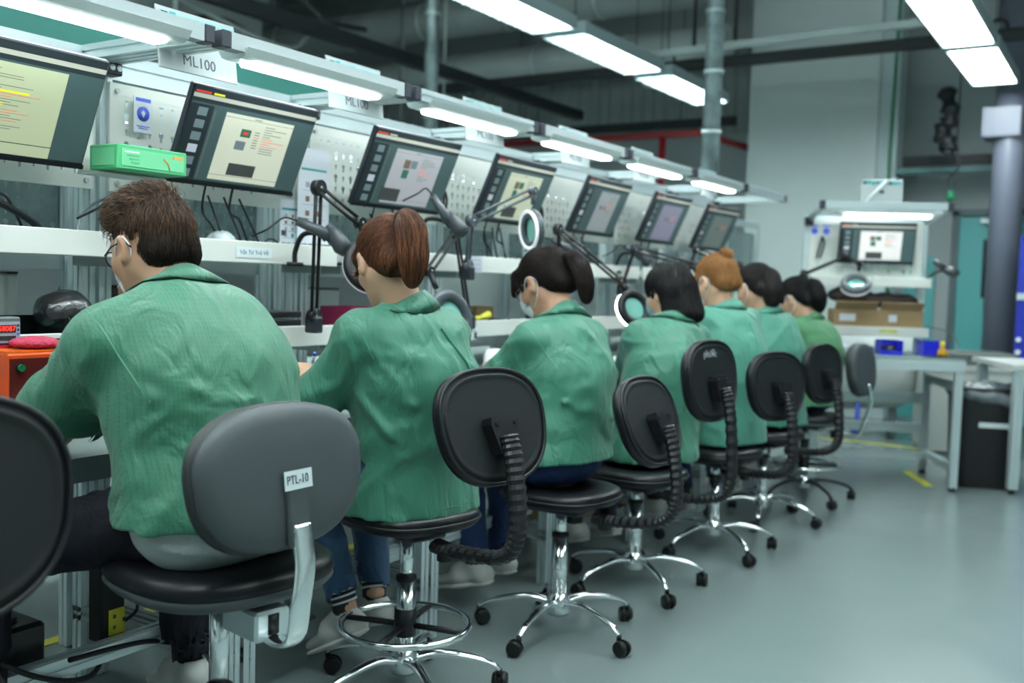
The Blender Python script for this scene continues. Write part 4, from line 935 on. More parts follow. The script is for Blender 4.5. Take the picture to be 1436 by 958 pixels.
def chair(label, x, y, rz, seat_z, kind='black', back=(-.30, .30), bw=.20, bh=.155, ring=False, base_rot=0.3, back_tilt=.12, back_yaw=0.0, tall=False):
    """local +x is the way the sitter faces; back=(x, height above seat)"""
    t = thing('swivel_chair', label, 'chair', (x, y, 0), rz, 'swivel chairs along the benches')
    padm = VINYL; shm = SHELLB if kind in ('black',) else GSH
    sr_ = .212 if kind == 'grey' else .19; sr = super_ring(sr_, sr_, 44, 2.7, -.0)
    I = Matrix.Translation((0, 0, seat_z))
    zk = .72 if kind == 'black' else .9
    m = MB(); cushion(m, sr, [(a_, b_ * zk) for a_, b_ in [(.03, -.052), (.006, -.045), (0, -.032), (.004, -.012), (.022, .001), (.06, .004), (.10, -.003), (.15, -.007)]], VINYL, I); st = m.build('seat', t)
    m = MB(); cushion(m, super_ring(sr_ - .003, sr_ - .003, 44, 2.7), [(a_, b_ * zk) for a_, b_ in [(.05, -.075), (.012, -.068), (-.002, -.050), (.004, -.036), (.03, -.036)]], GSH if kind != 'black' else BLACKP, I); m.build('seat_shell', t)
    if kind == 'black': m = MB(); m.tube([I @ Vector((a * 1.0, b, -.026)) for a, b in sr] + [I @ Vector((sr[0][0], sr[0][1], -.026))], .005, BLACKP, 6, cap=False); m.build('piping', st)
    m = MB(); m.box((0, 0, seat_z - .072), (.20, .13, .03), BLACKM, bev=.006); m.build('mechanism', t)
    m = MB(); m.cyl((.02, -.05, seat_z - .09), (.03, -.20, seat_z - .10), .006, BLACKP, 8); m.cyl((.03, -.19, seat_z - .10), (.032, -.235, seat_z - .102), .011, BLACKP, 10); m.build('lever', t)
    m = MB(); m.cyl((-.17, 0, seat_z - .125), (-.17, 0, seat_z - .085), .024, BLACKP, 12); m.build('adjust_knob', t)
    # back
    bz = seat_z + back[1]; bx = back[0]
    T = Matrix.Translation((bx, 0, bz)) @ Matrix.Rotation(back_yaw, 4, 'Z') @ Matrix.Rotation(back_tilt, 4, 'Y')
    # section plane: ring x -> local y(width), ring y -> local z ; cushion z -> local -x (rear)
    F = T @ Matrix(((0, 0, -1, 0), (1, 0, 0, 0), (0, 1, 0, 0), (0, 0, 0, 1)))
    br = super_ring(bw, bh, 48, 2.5, .06)
    m = MB(); cushion(m, br, [(.09, -.038), (.04, -.036), (.012, -.028), (.0, -.012), (.002, .004), (.01, .012)], padm if kind == 'black' else PADB, F, bend=-.35 * 0); bp_ = m.build('backrest', t)
    if kind == 'black':
        m = MB(); cushion(m, super_ring(bw - .018, bh - .018, 48, 2.5, .06), [(.0, .008), (.0, .014), (.006, .016), (.012, .013), (.02, .0125), (.09, .0135)], SHELLB, F); m.build('back_shell', t)
        m = MB(); R_ = super_ring(bw - .006, bh - .006, 48, 2.5, .06); m.tube([F @ Vector((a, b, .011)) for a, b in R_ + R_[:1]], .0055, BLACKP, 6, cap=False); m.build('piping', bp_)
        # bracket and ribbed bellows bar
        m = MB(); m.prism([(-.030, -.075), (.030, -.075), (.052, .0), (.048, .018), (-.048, .018), (-.052, .0)], -.052, -.018, BLACKP, 'X', M=T); m.cyl(T @ Vector((-.050, -.032, .002)), T @ Vector((-.056, -.032, .002)), .007, VINYL, 8); m.cyl(T @ Vector((-.050, .032, .002)), T @ Vector((-.056, .032, .002)), .007, VINYL, 8); m.build('back_bracket', t)
        top = T @ Vector((-.056, 0, -.03)); lo = Vector((-.13, 0, seat_z - .092)); kx = min(top.x - .045, -.33)
        pts = spline([top, Vector((top.x - .028, 0, top.z - .10)), Vector((kx + .005, 0, seat_z + .01)), Vector((kx + .055, 0, seat_z - .065)), Vector((-.21, 0, seat_z - .092)), lo], 12)
        rs = [(.0255 if i % 2 == 0 else .0305) for i in range(len(pts))]
        m = MB(); m.tube(pts, rs, BLACKP, 14, flat=(.68, (1, 0, .6))); m.sm = [False] * len(m.sm); m.build('bellows_bar', t)
    elif kind == 'grey':
        m = MB(); cushion(m, super_ring(bw - .004, bh - .004, 48, 2.5, .06), [(.0, .008), (.001, .020), (.012, .032), (.035, .038), (.10, .040)], GSH, F); bs = m.build('back_shell', t)
        m = MB(); m.box((-.043, 0, -.075), (.014, .055, .115), GSH, M=T, bev=.004); m.build('bracket_cover', bs)
        m = MB(); m.box((-.0505, .0, -.005), (.0012, .072, .036), LABM, M=T); lb = m.build('name_label', bs)
        # plate frames read from behind: right = local -y ... text faces -x
        def tp(px, py, pz): return T @ Matrix.Translation((px, py, pz)) @ Matrix(((0, 0, -1, 0), (-1, 0, 0, 0), (0, 1, 0, 0), (0, 0, 0, 1)))
        m2 = MB(); m2.box((-.0508, .002, -.112), (.001, .028, .017), INK, M=T); m2.build('maker_plate', bs)
        text_mesh('PTL-10', .024, INK, 'lettering', bs, tp(-.0518, .003, -.005), sx=.82)
        text_mesh('UTK', .014, PAPER, 'maker_mark', bs, tp(-.0520, .002, -.112))
        m = MB(); pts = spline([T @ Vector((-.048, 0, -.09)), T @ Vector((-.052, 0, -.17)), Vector((bx - .075, 0, seat_z - .05)), Vector((bx - .06, 0, seat_z - .115)), Vector((bx - .01, 0, seat_z - .135)), Vector((-.12, 0, seat_z - .12))], 8)
        m.tube(pts, .024, CHROME, 12, flat=(.32, (1, 0, .25))); m.build('chrome_bar', t)
        m = MB(); m.box((-.13, 0, seat_z - .108), (.12, .08, .06), ALU, bev=.006); m.build('bar_clamp', t)
    else:
        m = MB(); cushion(m, super_ring(bw - .004, bh - .004, 40, 2.5, .06), [(.0, .006), (.001, .018), (.012, .030), (.035, .034), (.10, .035)], GSH, F); m.build('back_shell', t)
        m = MB(); m.tube(spline([T @ Vector((-.035, 0, -.08)), T @ Vector((-.04, 0, -.18)), Vector((-.33, 0, seat_z - .03)), Vector((-.29, 0, seat_z - .10)), Vector((-.16, 0, seat_z - .09))], 8), .011, CHROME, 10); m.build('back_bar', t)
    # gas column, star base, castors
    m = MB(); m.cyl((0, 0, .30), (0, 0, seat_z - .07), .0205, CHROME, 20); m.build('gas_rod', t)
    m = MB(); m.cyl((0, 0, .09), (0, 0, .335), .028, CHROME, 24); m.build('gas_column', t); m = MB(); m.tube([(0, 0, .332), (0, 0, .336), (0, 0, .348), (0, 0, .352)], [.0275, .0295, .0295, .024], BLACKP, 24); m.build('column_collar', t)
    basem = CHROME if kind != 'thin' else BLACKM
    m = MB(); m.lathe((0, 0, 0), [(.0, .065), (.036, .065), (.046, .085), (.042, .115), (.030, .135), (.026, .14)], CHROME, 24); m.build('hub', t)
    for i in range(5):
        a = base_rot + i * 2 * PI / 5; c, s = math.cos(a), math.sin(a)
        m = MB(); P = [(.03, .105), (.10, .118), (.19, .104), (.25, .085), (.278, .066)]
        m.tube(spline([(c * r, s * r, z) for r, z in P], 5), [.019 - .0095 * q / 20 for q in range(21)], basem, 10, flat=(.72, (0, 0, 1))); lg = m.build('base_leg', t)
        r = .278; ca = a + 2.1 + i * 1.3
        m = MB(); m.cyl((c * r, s * r, .05), (c * r, s * r, .068), .009, BLACKP, 8)
        o = Vector((math.cos(ca), math.sin(ca), 0)); q = Vector((c * r, s * r, .028)) + Vector((-o.y, o.x, 0)) * .014
        m.tube([q - o * .012, q + o * .012], .021, BLACKP, 14); m.build('castor_hood', t)
        for w_ in (-1, 1):
            m = MB(); m.tube([q + o * .006 * w_, q + o * (.012 * w_), q + o * .022 * w_], [.027, .027, .022], BLACKP, 16); m.build('castor_wheel', t)
    if ring:
        rz_ = .205
        m = MB(); m.torus((0, 0, rz_), .185 if kind == 'black' else .2, .010, CHROME, 40, 10); m.build('foot_ring', t)
        m = MB(); m.cyl((0, 0, rz_ - .03), (0, 0, rz_ + .05), .032, BLACKP, 16); m.build('ring_collar', t)
        for i in range(4):
            a = .5 + i * PI / 2; m = MB(); m.cyl((math.cos(a) * .02, math.sin(a) * .02, rz_), (math.cos(a) * .18, math.sin(a) * .18, rz_ - .002), .009, BLACKP, 8); m.build('ring_spoke', t)
    return t
H = PI
chair('black-backed chair cut off by the left edge, nearest the camera', -1.62, .73, H - .05, .555, back=(-.25, .305), bw=.20, bh=.165, back_tilt=.10)
chair('grey chair with chrome bar and a white label under the glasses wearer', -1.57, 1.40, H - .17, .63, 'grey', back_yaw=.17, back=(-.20, .185), bw=.215, bh=.142, base_rot=.2, back_tilt=.12)
chair('black vinyl chair with a chrome foot ring under the long-ponytail worker', -1.74, 2.24, H - .24, .555, ring=True, back=(-.345, .268), bw=.185, bh=.155, back_tilt=.27)
chair('black chair with a chrome star base under the blue jeans', -1.635, 2.955, H - .03, .51, back=(-.32, .255), bw=.185, bh=.15, base_rot=.4, back_tilt=.36)
c4_ = chair('black chair with pale scribble on its back, under the black-bob worker', -1.655, 3.60, H - .13, .48, back=(-.31, .37), bw=.185, bh=.155, base_rot=.1)
chair('black chair with an upright back under the orange-bun worker', -1.60, 4.33, H - .36, .48, back=(-.32, .305), bw=.18, bh=.15, base_rot=.35)
chair('black chair with a small white tag on the back, sixth along', -1.61, 5.05, H - .22, .48, back=(-.31, .31), bw=.175, bh=.15, base_rot=.8)
chair('grey-backed chair with thin bar and foot ring, farthest in the row', -1.585, 5.72, H - .10, .50, 'thin', back=(-.30, .27), bw=.18, bh=.15, ring=True, base_rot=.0)
# scribble on the fourth chair's back, white tag on the sixth's
T4 = Matrix.Translation((-.31, 0, .48 + .37)) @ Matrix.Rotation(.12, 4, 'Y')
text_mesh('phước', .038, mat('chalk_scribble', (.35, .38, .40), .8), 'scribble', c4_, T4 @ Matrix.Translation((-.0155, .02, .10)) @ Matrix(((0, 0, -1, 0), (-1, 0, 0, 0), (0, 1, 0, 0), (0, 0, 0, 1))))
c6_ = [o for o in COL.objects if o.get('label', '').startswith('black chair with a small white tag')][0]
m = MB(); m.box((-.348, 0, .48 + .30), (.002, .05, .022), PAPER); m.build('tag', c6_)
# ---------------------------------------------------------------- turned bench at the end of the aisle
A_ = math.atan2(.436, .9)
U_ = Vector((.9, .436, 0)).normalized(); V_ = Vector((-.436, .9, 0)).normalized()
def FB(u, q, z=0.0): return U_ * u + V_ * q + Vector((0, 0, z))
fb = thing('workbench', 'separate grey workbench turned across the end of the aisle, facing the camera', 'workbench', FB(2.04, 6.30), A_)
# local x: right (0 = right front leg, negative left), local y: away
def P(nm, fn): m = MB(); fn(m); return m.build(nm, fb)
P('table_top', lambda m: m.box((-.42, .36, .795), (.90, .76, .03), MATS['bench_laminate']))
P('front_edge', lambda m: m.box((-.42, -.025, .765), (.90, .02, .06), ALU))
for x in (0.0, -.84):
    P('leg', lambda m: profile(m, (x, 0, .02), (x, 0, .76))); P('leg', lambda m: profile(m, (x, .62, .02), (x, .62, .76)))
    P('side_rail', lambda m: m.box((x, .31, .64), (.04, .6, .05), ALU2)); P('foot_rail', lambda m: profile(m, (x, 0, .14), (x, .62, .14)))
    P('foot', lambda m: m.cyl((x, 0, 0), (x, 0, .03), .022, BLACKP, 12)); P('foot', lambda m: m.cyl((x, .62, 0), (x, .62, .03), .022, BLACKP, 12))
P('cross_rail', lambda m: profile(m, (-.82, .62, .50), (-.02, .62, .50), .045, .07)); P('cross_rail', lambda m: profile(m, (-.82, .62, .30), (-.02, .62, .30), .045, .06)); P('cross_rail', lambda m: profile(m, (-.82, .5, .13), (-.02, .5, .13)))
for x in (-.86, -.13): P('post', lambda m: profile(m, (x, .42, .81), (x, .42, 1.69)))
for x in (-.86, -.13): P('arm_beam', lambda m: profile(m, (x + .02, .0, 1.715), (x + .02, .44, 1.675)) if False else m.tube([(x + .01, .42, 1.66), (x + .02, .02, 1.715)], .026, ALU, 4))
P('front_beam', lambda m: profile(m, (-.84, .0, 1.725), (-.12, .0, 1.725)))
for x in (-.85, -.10): P('end_cap', lambda m: m.box((x, 0, 1.725), (.03, .05, .05), DK, bev=.003))
P('corner_bracket', lambda m: m.box((-.86, .37, 1.645), (.05, .04, .05), BLACKM))
P('rear_beam', lambda m: profile(m, (-.84, .42, 1.66), (-.15, .42, 1.66)))
pegboard(.71, .36, 'pegboard', fb, Matrix.Translation((-.85, .40, 1.29)), PEG)
for nm, z in (('upper_shelf', 1.235), ('lower_shelf', .92)):
    m = MB(); m.box((-.48 if z > 1 else -.46, .26, z + .03), (.74 if z > 1 else .70, .012, .062), WHITE, bev=.003); m.box((-.48, .36, z + .01), (.72, .2, .012), WHITE); sh = m.build(nm, fb)
    m = MB(); m.box((-.48, .36, z + .045), (.70, .18, .008), mat('green_shelf_cover', (.03, .20, .15), .5)); m.build('shelf_mat', sh)
m = MB(); m.box((-.36, .253, .955), (.11, .002, .018), YEL); m.build('yellow_label', fb)
m = MB(); m.prism([(-.065, .028), (-.05, .006), (-.03, -.002), (.03, -.002), (.05, .006), (.065, .028)], -.31, .31, MATS['lamp_housing'], 'X', M=Matrix.Translation((-.42, .05, 1.675)))
l = thing('bench_lamp', 'white linear lamp glowing over the separate turned bench', 'lamp', fb.location + U_ * -.455 + V_ * .04 + Vector((0, 0, 1.672)), A_)
m2 = MB(); m2.box((0, 0, .014), (.62, .11, .022), MATS['lamp_housing'], bev=.005); m2.build('housing', l); m2 = MB(); m2.box((0, 0, -.006), (.50, .055, .018), LED, bev=.006); m2.build('diffuser', l)
mo = monitor(fb.location + U_ * -.45 + V_ * .28 + Vector((0, 0, 1.51)), math.radians(14), 'monitor with coloured photos on the separate turned bench', 7, A_ - PI / 2, w=.47, h=.265)
sg = sign(fb.location + U_ * -.50 + V_ * .03 + Vector((0, 0, 1.81)), 'white A5 sign standing on the lamp beam of the separate bench', rz=A_, w=.25, h=.15, body='', tilt=-.05)
m = MB(); m.tube([(-.10, -.006, -.07), (.03, -.006, .07)], .010, mat('white_reflex', (.85, .9, .9), .3), 6); m.build('glare_strip', sg)
def fth(name, label, cat, x, y, z, rz=0, grp=None): return thing(name, label, cat, fb.location + U_ * x + V_ * y + Vector((0, 0, z)), A_ + rz, grp)
for i, (x, lab) in enumerate(((-.56, 'left cardboard box on the lower shelf of the separate bench'), (-.28, 'right cardboard box with a small white sticker on the same lower shelf'))):
    t = fth('cardboard_box', lab, 'box', x, .37, .936)
    for nm, c, d in (('side', (0, -.09, .075), (.275, .005, .15)), ('side', (0, .09, .075), (.275, .005, .15)), ('side', (-.136, 0, .075), (.005, .18, .15)), ('side', (.136, 0, .075), (.005, .18, .15)), ('base', (0, 0, .003), (.27, .18, .005))):
        m = MB(); m.box(c, d, CARD); m.build(nm, t)
    m = MB(); m.prism([(-.09, .15), (-.135, .20), (-.13, .203), (-.085, .153)], -.13, .13, CARD, 'X'); m.build('flap', t)
    m = MB(); m.box((-.05 + .0, -.0935, .10), (.10 if i == 0 else .05, .001, .045), PAPER); m.build('label', t)
v, f = surface([ell((0, 0, 0), (.27, .08, .045), .03, ('Y', .10)), ell((-.16, 0, .03), (.14, .08, .06), .03), ell((.12, 0, .005), (.14, .07, .04), .03)], .008, lambda P: vnoise(P, 45, 3) * .007)
t = fth('black_bag', 'dark brown-black cloth bundle lying over the cardboard boxes', 'bundle', -.42, .37, 1.15); link('cloth', mesh_from('cloth', v, f, mat('dark_brown_cloth', (.03, .02, .018), .7), smooth=True), t)
for i, (x, w_, lab) in enumerate(((-.36, .13, 'royal blue open bin with dark contents on the separate bench top'), (-.10, .14, 'royal blue bin behind the yellow bottle'))):
    t = fth('parts_bin', lab, 'bin', x, .22, .812)
    for nm, c, d in (('side', (-w_ / 2, 0, .045), (.004, .16, .09)), ('side', (w_ / 2, 0, .045), (.004, .16, .09)), ('back', (0, .08, .045), (w_, .004, .09)), ('base', (0, 0, .003), (w_, .16, .006)), ('front', (0, -.08, .014), (w_, .004, .028))): m = MB(); m.box(c, d, ROY); m.build(nm, t)
    if i == 0: v, f = surface([ell((0, 0, .03), (.04, .05, .03))], .007, lambda P: vnoise(P, 70, 3) * .008); link('contents', mesh_from('contents', v, f, BB, smooth=True), t)
t = fth('dispenser_bottle', 'yellow and orange squeeze bottle on the separate bench', 'bottle', -.07, .10, .812)
m = MB(); m.lathe((0, 0, 0), [(.0, 0), (.028, 0), (.033, .02), (.028, .045), (.012, .06), (.012, .07)], mat('amber_plastic', (.55, .30, .02), .3), 18); m.build('body', t); m = MB(); m.lathe((0, 0, 0), [(.016, .066), (.02, .08), (.014, .095), (.0, .098)], mat('yellow_cap', (.60, .50, .01), .3), 16); m.build('cap', t)
t = fth('black_case', 'low black case left of the blue bin on the separate bench', 'case', -.52, .22, .812); m = MB(); m.box((0, 0, .025), (.12, .1, .05), BB, bev=.012); m.build('case', t)
m = MB(); m.sphere((0, 0, .03), .03, PAPER, 14, (1.2, 1, 1)); t = fth('wire_spool', 'small white and chrome spool beside the far worker elbow', 'spool', -.66, .16, .812); o = m.build('spool', t)
t = fth('black_mat', 'thin black tray edge on the separate bench front', 'tray', -.06, .06, .811); m = MB(); m.box((0, 0, .003), (.26, .10, .006), BB); m.build('mat_sheet', t)
s_ = fth('barcode_scanner', 'small grey barcode scanner on the right end of the separate bench shelf', 'scanner', -.03, .28, 1.36)
m = MB(); m.tube([(-.07, 0, .05), (0, 0, 0)], [.015, .022], SCN, 10); m.build('handle', s_); m = MB(); m.tube([(-.01, 0, .0), (.05, -.01, -.02), (.075, -.01, -.04)], [.02, .036, .026], SCN, 10); m.build('scan_head', s_)
m = MB(); m.tube(spline([(-.01, 0, -.01), (-.05, .03, -.03), (-.10, .05, -.07)]), .008, BLACKP, 6); m.build('gooseneck', s_)
magnifier('grey ring magnifier with a teal reflection over the far worker', FB(1.14, 6.55, 1.30), FB(1.37, 6.45, 1.415), FB(1.44, 6.35, 1.375), FB(1.405, 6.28, 1.245), (.12, -.55, .75), R=.075, ring=GREY, lit=False)
t = fth('hanging_tool', 'black cutters hanging on the pegboard of the separate bench', 'tool', -.77, .385, 1.50)
for k in (-1, 1): m = MB(); m.tube(spline([(0, 0, .05), (k * .012, -.01, 0), (k * .01 - .02, -.01, -.09)]), .006, BLACKP, 6); m.build('handle', t)
for k in range(2):
    t = fth('safety_notice', ['left blue pictogram card on the separate bench pegboard', 'right blue pictogram card on the separate bench pegboard'][k], 'notice', -.82 + k * .075, .388, 1.585)
    m = MB(); m.box((0, 0, 0), (.06, .002, .085), PAPER); m.build('card', t); m = MB(); m.cyl((0, -.002, 0), (0, -.0035, 0), .022, PAPB, 16); m.box((0, -.0025, .034), (.05, .001, .01), PAPB); m.build('print', t)
m = MB(); m.tube(spline([fb.location + U_ * -.1 + V_ * .4 + Vector((0, 0, .99)), fb.location + U_ * .04 + V_ * .36 + Vector((0, 0, .96)), fb.location + U_ * .08 + V_ * .3 + Vector((0, 0, .88)), fb.location + U_ * .04 + V_ * .2 + Vector((0, 0, .812))]), .005, mat('grey_cable', (.12, .15, .16), .5), 6); tag(m.build('desk_cable'), 'grey cable arching off the right end of the separate bench', 'cable')
# waste bin with clear liner
t = thing('waste_bin', 'tall black waste bin with a clear crumpled liner', 'bin', (-.80, 6.92, 0), .35)
WB_ = mat('black_bin_plastic', (.012, .013, .015), .45)
m = MB(); cushion(m, super_ring(.20, .17, 40, 5), [(.03, .0), (.022, .01), (.0, .60), (-.006, .61), (-.006, .63), (.006, .63), (.02, .56)], WB_, Matrix.Identity(4)); m.build('body', t)
v, f = surface([cone((-.18, 0, .60), (.18, 0, .60), .05, .05, .03), cone((-.12, -.15, .585), (.12, -.165, .55), .035, .04, .04), cone((.17, -.13, .59), (.19, .13, .60), .035, .03, .04), cone((-.18, -.13, .60), (-.19, .12, .60), .032, .03, .04), ell((0, 0, .62), (.17, .14, .03), .04)], .009, lambda P: vnoise(P, 55, 9) * .007)
link('liner', mesh_from('liner', v, f, mat('bin_liner', (.16, .19, .21), .25, alpha=.85, coat=.6, bump=.8, bscale=35), smooth=True), t)
m = MB(); m.box((.02, -.166, .40), (.17, .003, .032), LABM, M=Matrix.Rotation(0, 4, 'X')); m.build('label', t)
# white table at the right edge, low white box
t = thing('side_table', 'white-legged table cut off by the right edge', 'table', (-.60, 6.72, 0), .45)
m = MB(); m.box((.42, .3, .775), (.95, .7, .03), WHITE); m.build('table_top', t)
for x, y in ((0, 0), (.84, 0), (0, .6), (.84, .6)): m = MB(); profile(m, (x, y, .03), (x, y, .76), .055, .055, ALU); lg = m.build('leg', t); m = MB(); m.cyl((x, y, 0), (x, y, .04), .02, BLACKP, 10); m.build('foot', lg)
m = MB(); m.box((.42, 0, .72), (.8, .03, .05), ALU); m.build('apron', t)
t = thing('white_cabinet', 'low white cabinet with a grey top right of the turned bench', 'cabinet', (-1.12, 8.35, 0), .4)
m = MB(); m.box((0, 0, .33), (.60, .5, .62), WHITE); m.build('body', t); m = MB(); m.box((0, 0, .655), (.66, .54, .035), WHITE); m.build('top', t); m = MB(); m.box((.0, -.02, .72), (.60, .44, .09), mat('olive_grey_lid', (.13, .15, .14), .5), bev=.01); m.build('lid', t)
t = thing('rounded_machine', 'white rounded machine housing behind the turned bench, on blue castor', 'machine', (-1.98, 8.55, 0), .15)
v, f = surface([cone((-.3, 0, .5), (.24, 0, .55), .30, .30, .05), ell((0, 0, .72), (.55, .3, .25), .1)], .02); link('housing', mesh_from('housing', v, f, mat('machine_white', (.50, .55, .55), .4), smooth=True), t)
m = MB(); m.sphere((.05, -.26, .09), .05, PAPB, 12); m.cyl((.05, -.25, .1), (.05, -.2, .3), .02, PAPB, 8); m.build('castor', t)
for q in (-.3, .3): m = MB(); m.cyl((q, 0, 0), (q, 0, .25), .03, ALU2, 10); m.build('foot', t)
# ---------------------------------------------------------------- people
SKIN = mat('skin', (.56, .33, .22), .5, noise=.12, nscale=6); SKIN_D = mat('skin_warm', (.46, .25, .155), .5, noise=.12, nscale=6)
GREEN = cloth_mat('green_work_shirt', (.036, .168, .102), .7, rough=.5, wr=.8); GREEN2 = cloth_mat('green_work_shirt_soft', (.038, .178, .116), .25, rough=.5, wr=.8); GREEN3 = cloth_mat('pale_teal_work_shirt', (.062, .245, .178), 0.05); GREEN4 = cloth_mat('leaf_green_work_shirt', (.068, .225, .105), 0.0)
SEAMM = mat('shirt_seam_thread', (.035, .16, .10), .6); SEAML = mat('shirt_seam_pale', (.09, .28, .19), .6)
JEAN = cloth_mat('blue_denim', (.035, .085, .17), 0.0, .8, wr=.8); JEAND = cloth_mat('dark_blue_denim', (.012, .03, .105), 0.0, .75, wr=.8); TROU = cloth_mat('black_trousers', (.012, .013, .018), 0.0, .8, wr=.8)
GREYT = cloth_mat('grey_jersey', (.36, .40, .40), 0.0, .85, wr=.9); SOCKB = mat('black_sock', (.02, .02, .022), .9); SHOE = mat('white_canvas_shoe', (.50, .52, .49), .7, noise=.12, nscale=20); SOLE = mat('shoe_sole', (.60, .61, .57), .5)
MASKW = mat('face_mask_white', (.72, .76, .80), .75, bump=.2, bscale=60); MASKB = mat('face_mask_blue', (.28, .50, .60), .75, bump=.2, bscale=60); GLOVE = mat('white_glove', (.75, .77, .76), .6, bump=.3, bscale=80)
def hairmat(name, c, c2):
    if name in MATS: return MATS[name]
    m = bpy.data.materials.new(name); m.use_nodes = True; nt = m.node_tree; b = nt.nodes['Principled BSDF']
    b.inputs['Roughness'].default_value = .42; b.inputs['Specular IOR Level'].default_value = .32
    g = nt.nodes.new('ShaderNodeNewGeometry'); at = nt.nodes.new('ShaderNodeAttribute'); at.attribute_name = 'tone'
    r = nt.nodes.new('ShaderNodeValToRGB'); r.color_ramp.elements[0].color = (*c, 1); r.color_ramp.elements[1].color = (*c2, 1)
    nt.links.new(at.outputs['Fac'], r.inputs[0]); nt.links.new(r.outputs[0], b.inputs['Base Color']); MATS[name] = m; return m
def Mx(M, prims):
    out = []; R = np.array(M.to_3x3()); t = np.array(M.translation)
    for p in prims:
        p = dict(p)
        if p['t'] == 'c':
            p['a'] = R @ p['a'] + t; p['b'] = R @ p['b'] + t
            if p['flat']: p['flat'] = (p['flat'][0], tuple(R @ np.array(p['flat'][1], float)))
        else: p['c'] = R @ p['c'] + t; p['rot'] = R if p['rot'] is None else R @ p['rot']
        out.append(p)
    return out
def head_prims(fem):
    j = .92 if fem else 1.0
    P = [ell((-.018, 0, .030), (.098, .077, .086), .03), ell((.030, 0, -.020), (.062, .062, .090), .035)]
    P += [cone((-.005, s * .048 * j, -.045), (.055, s * .018, -.092), .026, .018, .03) for s in (-1, 1)]
    P += [ell((.070, 0, -.095), (.018, .020, .016), .02), cone((.088, 0, .012), (.106, 0, -.022), .008, .011, .012), ell((.094, .011, -.028), (.010, .008, .007), .008), ell((.094, -.011, -.028), (.010, .008, .007), .008),
          ell((.086, 0, -.056), (.012, .024, .006), .006), ell((.084, 0, -.066), (.012, .020, .007), .006), cone((.078, -.035, .024), (.078, .035, .024), .012, .012, .02)]
    P += [dict(ell((.094, s * .030, .004), (.016, .017, .011), .014), sub=True) for s in (-1, 1)]
    P += [ell((.048, s * .046, -.025), (.03, .018, .022), .025) for s in (-1, 1)]
    for s in (-1, 1):
        P += [ell((-.006, s * .085, -.004), (.018, .009, .033), .008, ('Z', s * .40)), ell((.002, s * .080, -.028), (.010, .007, .011), .006)]
        P += [dict(ell((.001, s * .093, -.002), (.009, .006, .018), .005), sub=True)]
    return P
def hand_prims(side, curl=.5):
    """local: x to the fingertips, y to the thumb side, z back of the hand"""
    P = [cone((.0, -.020, 0), (.075, -.026, 0), .017, .013, .02, (.75, (0, 0, 1))), cone((.0, .015, 0), (.078, .026, 0), .018, .014, .02, (.75, (0, 0, 1))), cone((.0, 0, 0), (.080, 0, 0), .019, .014, .02, (.8, (0, 0, 1)))]
    for i, (y, L) in enumerate(((.030, .068), (.010, .076), (-.010, .070), (-.029, .056))):
        p = np.array([.082, y, 0.]); a = 0; r = [.0088, .0085, .0078, .0066][0:4]
        for j, l in enumerate((.45, .32, .23)):
            a += curl * (.5 + .25 * j) * (1 + i * .06); q = p + L * l * np.array([math.cos(a), 0, -math.sin(a)])
            P.append(cone(p, q, r[j], r[j + 1], .005)); p = q
    P += [cone((.012, .026, -.004), (.050, .052, -.018), .013, .010, .012), cone((.050, .052, -.018), (.078, .054, -.034), .0095, .0085, .006)]
    if side < 0: P = Mx(Matrix(((1, 0, 0, 0), (0, -1, 0, 0), (0, 0, 1, 0), (0, 0, 0, 1))), [dict(p, flat=p['flat']) for p in P])
    return P
def basis(o, x, zhint):
    x = Vector(x).normalized(); z = Vector(zhint); z = (z - x * z.dot(x)).normalized(); y = z.cross(x)
    return Matrix(((x.x, y.x, z.x, o[0]), (x.y, y.y, z.y, o[1]), (x.z, y.z, z.z, o[2]), (0, 0, 0, 1)))
def grad(f, P, e=.002):
    g = np.stack([f(P + np.eye(3)[i] * e) - f(P - np.eye(3)[i] * e) for i in range(3)], 1); return g / (np.linalg.norm(g, axis=1)[:, None] + 1e-9)
